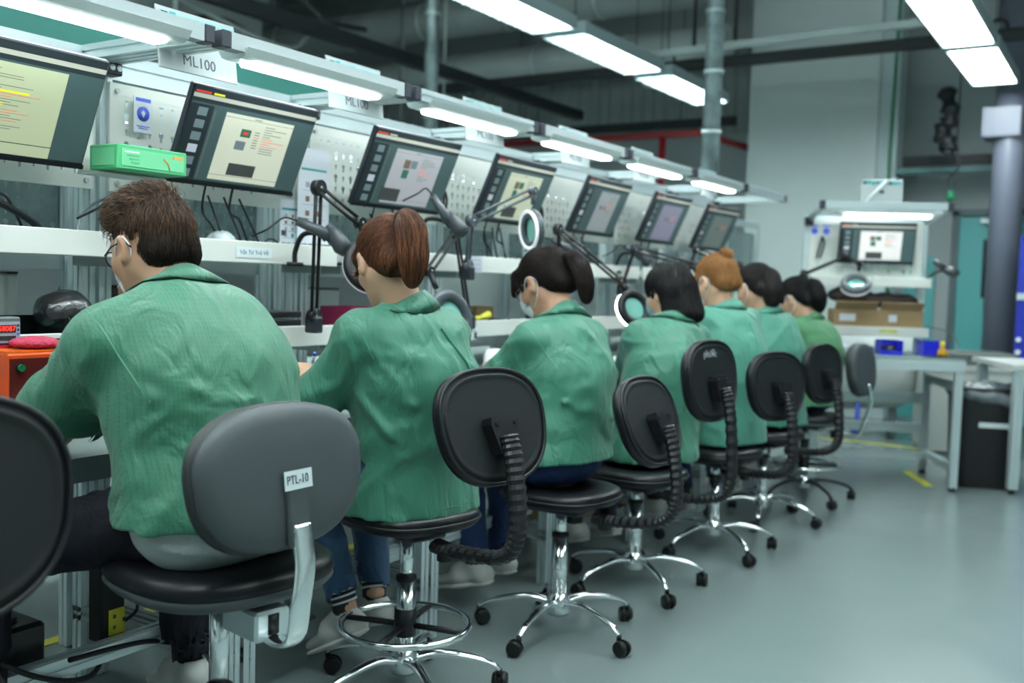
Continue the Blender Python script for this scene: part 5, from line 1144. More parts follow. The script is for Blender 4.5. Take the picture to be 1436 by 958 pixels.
def strands(name, par, roots, f, dirf, L, n, m_, r=.0007, lift=.004, rnd=.25, seed=0, grav=0.0, topz=None):
    """hair strands that follow the level sets of f; 3-sided tapered tubes in one mesh"""
    g_ = np.random.default_rng(seed); P = roots.copy(); N = len(P); L = L * g_.uniform(.7, 1.15, N); path = [P.copy()]; hh = g_.uniform(.3, 1.2, N) * lift
    jit = g_.normal(size=(N, 3)) * rnd
    for i in range(n):
        G = grad(f, P); D = dirf(P) + jit; D[:, 2] -= grav * i / n; D -= G * (D * G).sum(1)[:, None]; D /= np.linalg.norm(D, axis=1)[:, None] + 1e-9
        P = P + D * (L / n)[:, None]; h = hh * min(1, (i + 1) / n * 1.6) + .0005; d = f(P); P = P - G * (d - h)[:, None] * .8
        jit = jit * .9 + g_.normal(size=(N, 3)) * rnd * .35; path.append(P.copy())
    path = np.stack(path, 1); K = n + 1; T = np.gradient(path, axis=1); T /= np.linalg.norm(T, axis=2)[:, :, None] + 1e-9
    up = g_.normal(size=(N, 1, 3)); U = np.cross(T, np.broadcast_to(up, T.shape)); U /= np.linalg.norm(U, axis=2)[:, :, None] + 1e-9; Wv = np.cross(T, U)
    rad = r * g_.uniform(.7, 1.3, N)[:, None] * np.linspace(1, .15, K)[None] ** .7
    V = np.stack([path + rad[:, :, None] * (U * math.cos(a) + Wv * math.sin(a)) for a in (0, 2.094, 4.189)], 2)  # N,K,3,3
    idx = np.arange(N * K * 3).reshape(N, K, 3); F = []
    for j in range(3):
        a = idx[:, :-1, j]; b = idx[:, :-1, (j + 1) % 3]; c = idx[:, 1:, (j + 1) % 3]; d = idx[:, 1:, j]; F.append(np.stack([a, b, c, d], -1).reshape(-1, 4))
    me = mesh_from(name, V.reshape(-1, 3), np.concatenate(F), m_, smooth=True)
    tn = g_.uniform(0, 1, N) ** 1.4
    if topz is not None: tn = tn * np.clip(.12 + (roots[:, 2] - topz) / .05, .12, 1)
    tone = np.repeat(tn, K * 3).astype(np.float32); at = me.attributes.new('tone', 'FLOAT', 'POINT'); at.data.foreach_set('value', tone)
    o = link(name, me, par); o['kind'] = 'stuff'; return o
def sample(v, f, n, seed=0, keep=None):
    g = np.random.default_rng(seed); a = v[f[:, 0]]; b = v[f[:, 1]]; c = v[f[:, 2]]; A = np.linalg.norm(np.cross(b - a, c - a), axis=1)
    if keep is not None: A = A * keep((a + b + c) / 3)
    i = g.choice(len(f), n, p=A / A.sum()); u = g.uniform(size=(n, 2)); return v[f[i, 0]] + (v[f[i, 1]] - v[f[i, 0]]) * u[:, :1] + (v[f[i, 3]] - v[f[i, 0]]) * u[:, 1:]
def tone_attr(me, seed=0, f=40):
    co = np.empty(len(me.vertices) * 3, np.float32); me.vertices.foreach_get('co', co); t = (vnoise(co.reshape(-1, 3), f, seed) * .2 + .15).astype(np.float32)
    at = me.attributes.new('tone', 'FLOAT', 'POINT'); at.data.foreach_set('value', np.clip(t, 0, 1))

def person(S_):
    rz = S_['rz']; root = Vector((S_['root'][0], S_['root'][1], 0)); t = thing('person', S_['label'], 'person', root, rz, 'seated workers in green')
    inv = (Matrix.Translation(root) @ Matrix.Rotation(rz, 4, 'Z')).inverted()
    def lw(p): return inv @ Vector(p)
    sz = S_['seat']; fem = S_.get('fem', True); detail = S_.get('detail', 1); sc = S_.get('w', 1.0); hs = S_.get('hs', 1.0)
    hc = lw(S_['head']); pit, yaw, rol = S_['hrot']
    HM = Matrix.Translation(hc) @ Matrix.Rotation(yaw, 4, 'Z') @ Matrix.Rotation(pit, 4, 'Y') @ Matrix.Rotation(rol, 4, 'X') @ Matrix.Scale(hs, 4)
    HR = Matrix.Translation(hc) @ Matrix.Rotation(yaw, 4, 'Z') @ Matrix.Rotation(pit, 4, 'Y') @ Matrix.Rotation(rol, 4, 'X')
    nb = lw(S_['neck']) if 'neck' in S_ else hc + Vector((-.10, 0, -.155)); nb.y = nb.y
    pel = Vector((S_.get('pelx', .0), 0, sz + .095)); sw = S_.get('sway', 0)
    # spine: x, y, z, half width, depth ratio
    def sp(tt, hw, ra, bul):
        p = pel.lerp(nb, tt); return (Vector((p.x - bul, p.y + sw * math.sin(PI * tt), p.z)), hw * sc, ra)
    bl_ = S_.get('bulge', .02)
    spine = [sp(0, .165, .125, .0), sp(.3, .145, .105, bl_ * .4), sp(.58, .155, .108, bl_), sp(.80, .150, .088, bl_ * .6)]   # point, half width, depth radius
    def torso(levels, k):
        out = []
        for i in range(len(levels) - 1):
            (a, ha, ra), (b, hb, rb) = levels[i], levels[i + 1]
            for s in (-1, 0, 1): out.append(cone(a + Vector((0, s * max(ha - ra, 0), 0)), b + Vector((0, s * max(hb - rb, 0), 0)), ra, rb, k))
        return out
    shl = S_.get('shl', .165); sdz = S_.get('sdz', -.055)
    sh = {}; el = {}; wr = {}
    for s, k in ((1, 'L'), (-1, 'R')):
        sh[k] = lw(S_['sh' + k]) if 'sh' + k in S_ else nb + Vector((.015, s * shl, sdz))
        el[k] = lw(S_['el' + k]) if 'el' + k in S_ else sh[k] + Vector((.19, s * .05, -.21))
        wr[k] = lw(S_['wr' + k]) if 'wr' + k in S_ else el[k] + Vector((.20, -s * .10, .045))
    hp = {k: pel + Vector((0.02, s * .085, -.005)) for s, k in ((1, 'L'), (-1, 'R'))}
    kn = {k: lw(S_['kn' + k]) if 'kn' + k in S_ else Vector((.42, s * .11, sz + .07)) for s, k in ((1, 'L'), (-1, 'R'))}
    an = {k: lw(S_['an' + k]) if 'an' + k in S_ else Vector((.34, s * .10, .19)) for s, k in ((1, 'L'), (-1, 'R'))}
    fwd = Vector((1, 0, 0))
    # ---- body (one continuous skin)
    B = []
    B += torso([(p, h * .84, r_ * .82) for p, h, r_ in spine], .04)
    B.append(cone(sh['L'], sh['R'], .052, .052, .05))
    neck_top = HM @ Vector((-.028, 0, -.035)); B += [cone(nb + Vector((0, 0, -.02)), neck_top, .060 if fem else .066, .050 if fem else .058, .025), cone(nb + Vector((.03, 0, -.0)), HM @ Vector((.012, 0, -.075)), .045, .038, .025)]
    B += [dict(p, k=p['k'] * 1) for p in Mx(HM if hs == 1 else HM, head_prims(fem))] if hs == 1 else _scaled(Mx(HR, _scaled0(head_prims(fem), hs)))
    gl = S_.get('glove', {})
    hands = {}
    for s, k in ((1, 'L'), (-1, 'R')):
        B += [cone(sh[k], el[k], .047, .040, .03), cone(el[k], wr[k], .040, .027, .02)]
        d = (wr[k] - el[k]).normalized(); hd = Vector(S_.get('hd' + k, tuple(d + Vector((0.1, -s * .25, -.15))))) if 'hd' + k not in S_ else (lw(Vector(S_['wr' + k]) + Vector(S_['hd' + k])) - wr[k])
        hm = basis(wr[k] + hd.normalized() * .012, hd, S_.get('hz' + k, (0, 0, 1))); hands[k] = Mx(hm, hand_prims(-s if False else (-1 if s > 0 else 1), S_.get('curl', .75))); B += hands[k]
        B += [cone(hp[k], kn[k], .075, .05, .04), cone(kn[k], an[k], .048, .032, .02)]
    # bodies keep finer grid when near
    v, f = surface(B, {1: .0075, 2: .0055, 3: .0045}[detail]); v = relax(v, f, 1, .4)
    o = link('body', mesh_from('body', v, f, S_.get('skin', SKIN), smooth=True), t)
    # eyes and brows
    for s in (-1, 1):
        c = HR @ Vector((.074 * hs, s * .030 * hs, .004 * hs)); m = MB(); m.sphere(c, .0125 * hs, mat('eye_white', (.7, .7, .68), .2), 12); e = m.build('eye', t)
        m = MB(); m.sphere(HR @ Vector((.0845 * hs, s * .030 * hs, .002 * hs)), .0055 * hs, mat('iris_dark', (.02, .012, .008), .15), 8); m.build('iris', e)
        m = MB(); m.tube([HR @ (Vector((.084, s * .015, .024)) * hs), HR @ (Vector((.086, s * .032, .029)) * hs), HR @ (Vector((.074, s * .050, .024)) * hs)], [.002, .003, .0015], S_['hairm'], 6); m.build('eyebrow', t)
    # ---- shirt
    G = []; hem = S_['hem']; sl = S_.get('loose', .028)
    bot = Vector((spine[0][0].x - .0, spine[0][0].y, hem - .01)); dp = S_.get('dep', 1)
    lv = [(bot, spine[0][1] + sl + .016, .155 * dp)] + [(p, h + sl, (r_ + sl * .8) * dp) for p, h, r_ in spine[1:]]
    if hem > spine[1][0].z - .05: lv = [lv[0], *lv[2:]]
    G += torso(lv, .055); G.append(cone(spine[3][0], nb + Vector((.0, 0, -.035)), .09, .068, .05))
    ssr = S_.get('sleeve', .070)
    mid = (sh['L'] + sh['R']) / 2
    for s, k in ((1, 'L'), (-1, 'R')):
        G.append(cone(mid + (sh[k] - mid) * .25 + Vector((-.01, 0, .012)), sh[k], .066, ssr * .93, .05))
        a, b = sh[k], el[k]; c = a.lerp(b, S_.get('slen', .92)); G.append(cone(a, c, ssr * .95, ssr * 1.12, .045, (.86, (b - a).cross(Vector((0, 1, 0))))))
    for s, k in ((1, 'L'), (-1, 'R')):
        a, b = sh[k], el[k]; c = a.lerp(b, S_.get('slen', .92)); d = (b - a).normalized(); G.append(cone(c - d * .026, c + d * .004, ssr * 1.155, ssr * 1.18, .004, (.88, (b - a).cross(Vector((0, 1, 0))))))
    # a tail of cloth if any, lap
    for e in S_.get('extra', []): G.append(cone(lw(e[0]), lw(e[1]), e[2], e[3], .05, e[4] if len(e) > 4 else None))
    for s, k in ((1, 'L'), (-1, 'R')):
        a, b = sh[k], el[k]; c = a.lerp(b, S_.get('slen', .92)); d = (b - a).normalized(); G.append(cut(c - d * .012, d, ssr * 1.0, .10, .008, (.86, (b - a).cross(Vector((0, 1, 0)))))); G.append(cut(c + d * .028, d, ssr * 3, .2, .004))
    hw = lv[0][1]; G.append(cut(Vector((bot.x, bot.y, hem + .022)), (0, 0, -1), hw - .03, .5, .008, ((.155 * dp - .028) / (hw - .03), fwd))); G.append(cut(Vector((bot.x, bot.y, hem)), (0, 0, -1), hw * 2.5, .7, .004))
    nd = (neck_top - nb).normalized(); G.append(cut(nb + nd * -.01, nd, .060, .2, .008))
    folds = []
    for s, k in ((1, 'L'), (-1, 'R')):
        ap = sh[k] + Vector((-.04, -s * .03, -.09)); w3 = spine[2][0]; dep = spine[2][2] + sl
        folds += [(ap, w3 + Vector((-dep, -s * .02, .10)), .016, .008), (ap, w3 + Vector((-dep, s * .03, -.02)), .014, .010), (ap + Vector((0, 0, -.03)), spine[1][0] + Vector((-dep * .9, s * .07, .0)), .015, .009)]
        a, b = sh[k], el[k]; folds += [(a.lerp(b, .25) + Vector((-.06, 0, .0)), a.lerp(b, .75) + Vector((.02, s * .07, 0)), .012, .007), (a.lerp(b, .55) + Vector((-.06, 0, 0)), a.lerp(b, .95) + Vector((0, s * .08, .02)), .010, .007)]
    for j in range(4):
        z = spine[1][0].z - .07 + j * .045; x = spine[1][0].x - .11; r_ = random.Random(j + int(sz * 1000) + len(S_['label'])); s = r_.choice((-1, 1))
        folds.append((Vector((x, s * .17, z)), Vector((x, -s * r_.uniform(-.05, .08), z + r_.uniform(-.04, .03))), .011, .010))
    for q in S_.get('folds', []): folds.append((lw(q[0]), lw(q[1]), q[2], q[3]))
    sd = len(S_['label'])
    def disp(P):
        d = 0
        for a, b, w_, am in folds: d = d + seg_fold(P, a, b, w_, am)
        Q = P * np.array([1, .8, 1.25]); n1 = vnoise(Q, 15, sd); n2 = vnoise(P * np.array([1, 1.3, .8]), 24, sd + 5); n3 = vnoise(P, 9, sd + 9)
        return 1.55 * d - .008 * np.exp(-(n1 / .28) ** 2) * np.clip(n3 * 2 + 1, 0, 1) - .005 * np.exp(-(n2 / .25) ** 2) * np.clip(1 - n3 * 2, 0, 1) + .004 * n3 + .005
    sv, sf = surface(G, {1: .0085, 2: .0065, 3: .0055}[detail], disp); sv = relax(sv, sf, 1, .5)
    so = link('shirt', mesh_from('shirt', sv, sf, S_.get('shirtm', GREEN), smooth=True), t)
    bvh = BVHTree.FromPolygons([Vector(x) for x in sv], [list(x) for x in sf])
    def onsurf(p, off=.0012):
        r = bvh.find_nearest(p); return (r[0] + (r[0] - Vector(p)).normalized() * 0 + r[1] * off) if r[0] is not None else Vector(p)
    def seam(pl, nm='seam', r=.0017, m_=None):
        q = MB(); q.tube([onsurf(p) for p in pl], r, m_ or SEAMM, 5, cap=False); return q.build(nm, so)
    def rseam(rays, nm, r=.0017, m_=None, closed=False):
        pts_ = []
        for o_, d_ in rays:
            h = bvh.ray_cast(Vector(o_), Vector(d_).normalized(), .4)
            if h[0] is not None and (not pts_ or (h[0] - pts_[-1]).length < .06): pts_.append(h[0] + Vector(d_).normalized() * r * .35)
        if len(pts_) > 4:
            for _ in range(2): pts_ = [pts_[0]] + [(pts_[i - 1] + pts_[i] * 2 + pts_[i + 1]) / 4 for i in range(1, len(pts_) - 1)] + [pts_[-1]]
            q = MB(); q.tube(pts_, r, m_ or SEAMM, 5, cap=False); return q.build(nm, so)
    if detail >= 2:
        for s, k in ((1, 'L'), (-1, 'R')):
            a, b = sh[k], el[k]; ax = Vector((.35, s * .85, -.45)).normalized(); u = ax.cross(Vector((1, 0, 0))).normalized(); w_ = ax.cross(u); o_ = a + ax * .012
            rseam([(o_, u * math.cos(i * PI / 20) + w_ * math.sin(i * PI / 20)) for i in range(8, 36) if (u * math.cos(i * PI / 20) + w_ * math.sin(i * PI / 20)).dot(Vector((-.6, 0, .8))) > -.35], 'shoulder_seam', .0015, SEAML if detail == 3 else SEAMM)
            d = (b - a).normalized(); u = d.orthogonal().normalized(); w_ = d.cross(u)
            for off in (.012, -.022):
                c = a.lerp(b, S_.get('slen', .92)) + d * off; rseam([(c, u * math.cos(i * PI / 18) + w_ * math.sin(i * PI / 18)) for i in range(37)], 'cuff_seam', .0014, SEAML)
        rseam([(Vector((bot.x, bot.y, hem + .03)), (math.cos(i * PI / 24), math.sin(i * PI / 24), 0)) for i in range(49)], 'hem_seam', .0014)
    if S_.get('backseam') is not None:
        rseam([(spine[3][0].lerp(spine[0][0], i / 44 * 1.1 - .15) + Vector((.02, S_['backseam'] * min(1, i / 12), 0)), (-1, .02 * math.sin(i * 2.2), 0)) for i in range(45)], 'back_seam', .0045, S_.get('shirtm', GREEN))
    # ---- collar: stand, fold and fall, laid on the shirt
    axn = (neck_top - nb).normalized(); xf = (fwd - axn * fwd.dot(axn)).normalized(); yl = axn.cross(xf); N = 44; rows = []
    c0 = nb + axn * .012
    for i in range(N + 1):
        a = .42 + (2 * PI - .84) * i / N; dr = xf * math.cos(a) + yl * math.sin(a); bk = max(0, -math.cos(a)); pt = 1 - bk
        tip = math.exp(-((i / N - .04) / .05) ** 2) + math.exp(-((i / N - .96) / .05) ** 2); e_ = 1.0
        b0 = c0 + dr * .060; h = .040 * (.55 + .45 * bk); fall = .050 + .012 * tip
        top = b0 + axn * h + dr * .004; out = onsurf(c0 + dr * (.066 + fall * .85) - axn * .01, .004); midp = top.lerp(out, .5) + dr * .005 + axn * .004
        rows.append([b0, top - dr * .001, top + axn * .003 + dr * .004, midp, out, out - (out - midp).normalized() * .004 - axn * .002, midp - dr * .003 - axn * .002, top + dr * .004 - axn * .003, b0 + dr * .003])
    q = MB(); K = 9; vs = [p for r_ in rows for p in r_]; fs = [(i * K + j, i * K + (j + 1) % K, (i + 1) * K + (j + 1) % K, (i + 1) * K + j) for i in range(N) for j in range(K)] + [tuple(range(K)), tuple(range(N * K, N * K + K))]
    q.add([p[:] for p in vs], fs, S_.get('shirtm', GREEN), True); q.build('collar', so)
    # ---- undershirt, trousers
    if S_.get('under'):
        v, f = surface([cone((pel.x - .02, -.10, sz + .075), (pel.x - .02, .10, sz + .075), .088, .088, .04), ell((pel.x - .01, 0, sz + .07), (.150, .195, .078), .04), cut((0, 0, hem + .03), (0, 0, 1), .5, .5)], .007, lambda P: -.005 * np.exp(-(vnoise(P * np.array([.6, .6, 1.8]), 18, 3) / .25) ** 2)); link('grey_undershirt', mesh_from('undershirt', v, f, GREYT, smooth=True), t)
        bpy.data.objects['grey_undershirt'].name = 'undershirt'
    TR = [ell((pel.x - .0, 0, sz + .065), (.130, .170 * sc, .072), .04)]
    for k in 'LR':
        dn = (an[k] - kn[k]); e = an[k] - dn.normalized() * S_.get('cuffup', .02)
        TR += [cone(hp[k] + Vector((0, 0, -.005)), kn[k], .088, .066, .05), cone(kn[k], kn[k].lerp(e, .4), .064, .056, .03), cone(kn[k].lerp(e, .4), e, .056, S_.get('cuffr', .050), .02), dict(cone(e - dn.normalized() * .01, e + dn.normalized() * .1, S_.get('cuffr', .050) - .007, .06, .006), sub=True)]
    def td(P):
        d = -.004 * np.exp(-(vnoise(P, 28, sd) / .22) ** 2) + .002
        for k in 'LR':
            for j in range(4): c = kn[k].lerp(an[k], .05 + j * .10); d = d + seg_fold(P, c + Vector((-.06, -.05, .02)), c + Vector((-.05, .06, -.01)), .010, .006)
            for j in range(3): c = hp[k] + Vector((.06 + .05 * j, 0, .02)); d = d + seg_fold(P, c + Vector((0, .09, -.05)), c + Vector((.06, .03, .08)), .011, .007)
        return d
    v, f = surface(TR, {1: .010, 2: .008, 3: .007}[detail], td); v = relax(v, f, 1, .5); link('trousers', mesh_from('trousers', v, f, S_['trou'], smooth=True), t)
    # ---- shoes and socks
    for s, k in ((1, 'L'), (-1, 'R')):
        A = an[k]; fd = Vector(S_.get('ft' + k, (1, s * .15, -.25))).normalized(); M_ = basis(A + Vector((0, 0, -.055)), fd, (0, 0, 1))
        SH = [cone((-.035, 0, -.005), (-.02, 0, .035), .036, .036, .02), cone((-.03, 0, -.012), (.06, 0, -.010), .034, .036, .03, (.8, (0, 0, 1))), cone((.06, 0, -.010), (.15, 0, -.016), .038, .030, .03, (.62, (0, 0, 1))), cone((.0, 0, .03), (.07, 0, .012), .032, .03, .02), dict(cone((-.022, 0, .045), (-.02, 0, .13), .033, .05, .008), sub=True)]
        v, f = surface(Mx(M_, SH), .006 if detail > 1 else .008); sh_ = link('shoe', mesh_from('shoe', v, f, S_.get('shoem', SHOE), smooth=True), t)
        SO = [cone((-.035, 0, -.036), (.06, 0, -.036), .038, .041, .02, (.25, (0, 0, 1))), cone((.06, 0, -.036), (.150, 0, -.036), .042, .035, .02, (.25, (0, 0, 1)))]
        v, f = surface(Mx(M_, SO), .006); link('sole', mesh_from('sole', v, f, SOLE, smooth=True), sh_)
        if detail >= 2:
            for j in range(4): q = MB(); q.tube([M_ @ Vector((.02 + j * .016, -.020, .044 - j * .006)), M_ @ Vector((.024 + j * .016, 0, .052 - j * .006)), M_ @ Vector((.02 + j * .016, .020, .044 - j * .006))], .0022, SOLE, 5); q.build('lace', sh_)
        top = A + (kn[k] - A).normalized() * .07
        q = MB(); q.tube([A + Vector((0, 0, -.04)), A.lerp(top, .5), top], [.036, .037, .038], S_.get('sockm', SOCKB), 16)
        sk = q.build('sock', t)
        if S_.get('stripes'):
            for j in (.25, .5, .72): q = MB(); c = A.lerp(top, j); d = (top - A).normalized(); q.tube([c - d * .003, c + d * .003], .0388, PAPER, 16); q.build('sock_stripe', sk)
    # ---- gloves
    for k in gl:
        v, f = surface([dict(p, ra=p['ra'] + .0016, rb=p['rb'] + .0016) for p in hands[k]] + [cone(wr[k], wr[k].lerp(el[k], .18), .030, .034, .01)], .0045 if detail > 1 else .006); link('glove', mesh_from('glove', v, f, GLOVE, smooth=True), t)
    # ---- hair
    hair = S_['hair']; hm_ = S_['hairm']; X = lambda x, y, z: HR @ (Vector((x, y, z)) * hs)
    def hp_(P): return Mx(HR, _scaled0(P, hs))
    earcut = [dict(ell((.006, s * .098, -.012), (.036, .034, .046), .010), sub=True) for s in (-1, 1)]
    face = [dict(ell((.105, 0, -.055), (.088, .082, .100), .02), sub=True)]
    tie = None
    if hair == 'cropped':
        C = [ell((-.022, 0, .036), (.101, .0775, .092), .02), ell((.012, 0, .092), (.082, .060, .040), .03), cone((-.066, -.026, -.03), (-.066, .026, -.03), .038, .038, .03)]
        C += [dict(cone((-.12, -.1, -.125), (-.12, .1, -.125), .055, .055, .02), sub=True)] + face + earcut
        crown = X(-.06, 0, .12)
        dirf = lambda P: (P - np.array(crown)) * 6 + np.array((0, 0, -.8)); L, lift, n = .035, .005, 6
    elif hair == 'bob':
        C = [ell((-.022, 0, .036), (.110, .090, .096), .02)] + [cone((-.05, s * .055, .0), (-.035, s * .066, -.115), .040, .034, .03) for s in (-1, 1)] + [cone((-.09, -.035, -.01), (-.085, -.04, -.12), .034, .034, .03), cone((-.09, .035, -.01), (-.085, .04, -.12), .034, .034, .03), cone((-.095, 0, -.01), (-.09, 0, -.125), .036, .036, .03)]
        C += [dict(ell((.110, 0, -.055), (.078, .066, .110), .02), sub=True)]
        crown = X(-.04, 0, .14); dirf = lambda P: (P - np.array(crown)) * 3 + np.array((0, 0, -2.0)); L, lift, n = .10, .004, 9
    else:
        C = [ell((-.022, 0, .036), (.106, .085, .094), .02), cone((-.080, -.032, -.03), (-.080, .032, -.03), .037, .037, .03)] + S_.get('bangs', []) + [cone((.045, s * .066, .03), (.05, s * .066, -.0), .016, .008, .02) for s in (-1, 1)] + [dict(ell((.112, 0, -.050), (.080, .085, .092), .02), sub=True), dict(cone((-.13, -.1, -.125), (-.13, .1, -.125), .050, .050, .02), sub=True)] + S_.get('bangs', []) + [dict(ell((.012, s * .100, -.02), (.034, .034, .046), .010), sub=True) for s in (-1, 1)]
        tie = S_['tie']; tw = X(*tie); C.append(cone(tuple(Vector(tie) * .72 + Vector((-.01, 0, .01))), tuple(Vector(tie) * .98), .034, .010, .02))
        dirf = lambda P: (np.array(tw) - P) * 8; L, lift, n = .085, .0035, 8
    CP = hp_(C); v, f = surface(CP, .006 if detail > 1 else .008, lambda P: .0018 * vnoise(P, 110, 4)); me = mesh_from('hair', v, f, hm_, smooth=True); tone_attr(me, 3); ho = link('hair', me, t)
    cnt = {1: 2200, 2: 6000, 3: 8000}[detail]
    fn = lambda P: eval_sdf(CP, P)
    rts = sample(v, f, cnt, 2, lambda P: (eval_sdf(Mx(HR, _scaled0([ell((-.018, 0, .03), (.098, .077, .086))], hs)), P) > .001).astype(float) + 1e-6)
    strands('hair_strands', ho, rts, fn, dirf, L * hs, n, hm_, .0008, lift, .22, 1, topz=hc.z + .03 if hair == 'cropped' else None)
    if hair == 'cropped':
        keep = lambda P: np.clip(((P - np.array(hc)) @ np.array(HR.to_3x3() @ Vector((0.35, 0, 1)))) - .055, 1e-5, 1)
        rt2 = sample(v, f, 3600, 5, keep); strands('fringe_strands', ho, rt2, fn, lambda P: (P - np.array(crown)) * 5 + np.array(HR.to_3x3() @ Vector((.5, .3, .45))), .036, 6, hm_, .0009, .020, .45, 6)
    if hair in ('pony', 'bun', 'halfpony'):
        if 'tail' in S_:
            pts = [X(*p) for p in S_['tail']]; rs = S_['tailr']; sp_ = spline(pts, 4); rr = [np.interp(i / (len(sp_) - 1), np.linspace(0, 1, len(rs)), rs) for i in range(len(sp_))]
            TP = chain([tuple(p) for p in sp_], rr, .02); v, f = surface(TP, .006, lambda P: .003 * vnoise(P * np.array([2, 2, .5]), 90, 2)); me = mesh_from('ponytail', v, f, hm_, smooth=True); tone_attr(me, 7); po = link('ponytail', me, t)
            sp2 = np.array([tuple(p) for p in sp_])
            def tdir(P):
                j = np.argmin(((P[:, None] - sp2[None]) ** 2).sum(2), axis=1); j2 = np.minimum(j + 1, len(sp2) - 1); j1 = np.maximum(j2 - 2, 0); d = sp2[j2] - sp2[j1]; return d / (np.linalg.norm(d, axis=1)[:, None] + 1e-9)
            rt = sample(v, f, {1: 1000, 2: 3500, 3: 4500}[detail], 8); strands('ponytail_strands', po, rt, lambda P: eval_sdf(TP, P), tdir, .08, 8, hm_, .0009, .005, .12, 3)
            q = MB(); d = (pts[1] - pts[0]).normalized(); z = d; x = z.orthogonal().normalized(); y = z.cross(x); o_ = pts[0] + d * .004
            q.torus((0, 0, 0), rs[0] + .004, .0045, S_.get('bandm', BLACKP), 18, 8, M=Matrix(((x.x, y.x, z.x, o_.x), (x.y, y.y, z.y, o_.y), (x.z, y.z, z.z, o_.z), (0, 0, 0, 1)))); q.build('hair_band', t)
        if hair == 'bun':
            bp2 = hp_([ell(tuple(Vector(tie) * 1.16), (.034, .030, .030), .02), ell(tuple(Vector(tie) * 1.2 + Vector((.0, .014, .012))), (.02, .018, .018), .01)]); v, f = surface(bp2, .005, lambda P: .004 * vnoise(P, 110, 2)); me = mesh_from('bun', v, f, hm_, smooth=True); tone_attr(me, 7); bo = link('hair_bun', me, t)
            rt = sample(v, f, 900, 8); strands('bun_strands', bo, rt, lambda P: eval_sdf(bp2, P), lambda P: np.cross(P - np.array(X(*tie)), np.array([.3, 1, .2])) * 20, .05, 6, hm_, .0008, .004, .3, 3)
    for (p, L_, nn) in S_.get('locks', []):   # loose locks beside the face
        rt = np.array(X(*p))[None] + np.random.default_rng(3).normal(size=(nn, 3)) * .006; strands('loose_lock', ho, rt, fn, lambda P: np.tile(np.array([.15, 0, -1.]), (len(P), 1)), L_, 8, hm_, .0007, .006, .12, 9)
    # ---- mask with ear loops, glasses
    if S_.get('mask'):
        mm = S_['mask']; N = 13; R_ = 9; vs = []
        for layer in (0, .0022):
            for i in range(R_):
                for j in range(N):
                    u = i / (R_ - 1); w_ = (j / (N - 1) - .5) * 2; a = w_ * 1.22; z = .008 - u * .108; ex = .020 * math.sin(PI * min(1, u * 1.05)) * (1 - abs(w_)) + .012 * (1 - u) * math.exp(-(w_ / .18) ** 2)
                    rx = .094 + ex - .018 * u ** 2 * 1.0; ry = .070 - .012 * u ** 2
                    vs.append(X((rx - layer) * math.cos(a) + .018 * (1 - abs(w_)) * 0 + .012, (ry - layer) * math.sin(a), z - .0 * w_ * w_ + (.020 * w_ * w_ if u > .5 else -.012 * w_ * w_) * 1)[:])
        fs = []; q2 = N * R_
        for i in range(R_ - 1):
            for j in range(N - 1): a = i * N + j; fs += [(a, a + 1, a + N + 1, a + N), (a + q2, a + q2 + N, a + q2 + N + 1, a + q2 + 1)]
        for i in range(R_ - 1):
            for j in (0, N - 1): a = i * N + j; fs.append((a, a + N, a + N + q2, a + q2))
        q = MB(); q.add(vs, fs, mm, True); mk = q.build('face_mask', t)
        for s in (-1, 1):
            q = MB(); q.tube(spline([X(.046, s * .068, -.010), X(.024, s * .080, .012), X(.004, s * .083, .028), X(-.020, s * .086, .016), X(-.026, s * .080, -.012), X(.000, s * .074, -.052), X(.036, s * .060, -.074)], 5), .0016, MASKW, 6); q.build('ear_loop', mk)
    if S_.get('glasses'):
        gm = S_['glasses']; gl_ = link('glasses', None, t)
        bpy.data.objects.remove(gl_)
        q = MB()
        q.tube([X(.108, -.010, .008), X(.112, 0, .012), X(.108, .010, .008)], .0016, gm, 6); go = q.build('glasses', t)
        for s in (-1, 1):
            ring = [X(.103 - .012 * (abs(math.cos(a) * .024 + .031) / .055) ** 2, s * (.033 + .025 * math.cos(a)), .0 + .019 * math.sin(a)) for a in np.linspace(0, 2 * PI, 25)]
            q = MB(); q.tube(ring, .0018, gm, 6, cap=False); q.build('frame', go); q = MB(); q.add([p[:] for p in ring[:-1]], [tuple(range(24))], mat('spectacle_glass', (.8, .9, .9), .05, alpha=.25), True); q.build('spectacle_lens', go)
            q = MB(); q.tube([X(.090, s * .060, .008), X(.04, s * .079, .014), X(-.012, s * .084, .014), X(-.032, s * .083, -.006)], .0019, gm, 6); q.build('temple_arm', go)
    if S_.get('pen'):
        p = onsurf(lw(S_['pen']), .004); q = MB(); q.tube([p, p + Vector((-.012, .004, .022))], .004, PAPER, 8); pn = q.build('pen', t); q = MB(); q.tube([p + Vector((-.012, .004, .022)), p + Vector((-.016, .0055, .030))], .0045, PAPB, 8); q.build('pen_cap', pn)
    return t
def _scaled0(P, s):
    if s == 1: return P
    out = []
    for p in P:
        p = dict(p)
        if p['t'] == 'c': p['a'] = p['a'] * s; p['b'] = p['b'] * s; p['ra'] *= s; p['rb'] *= s
        else: p['c'] = p['c'] * s; p['r'] = p['r'] * s
        out.append(p)
    return out
def _scaled(P): return P

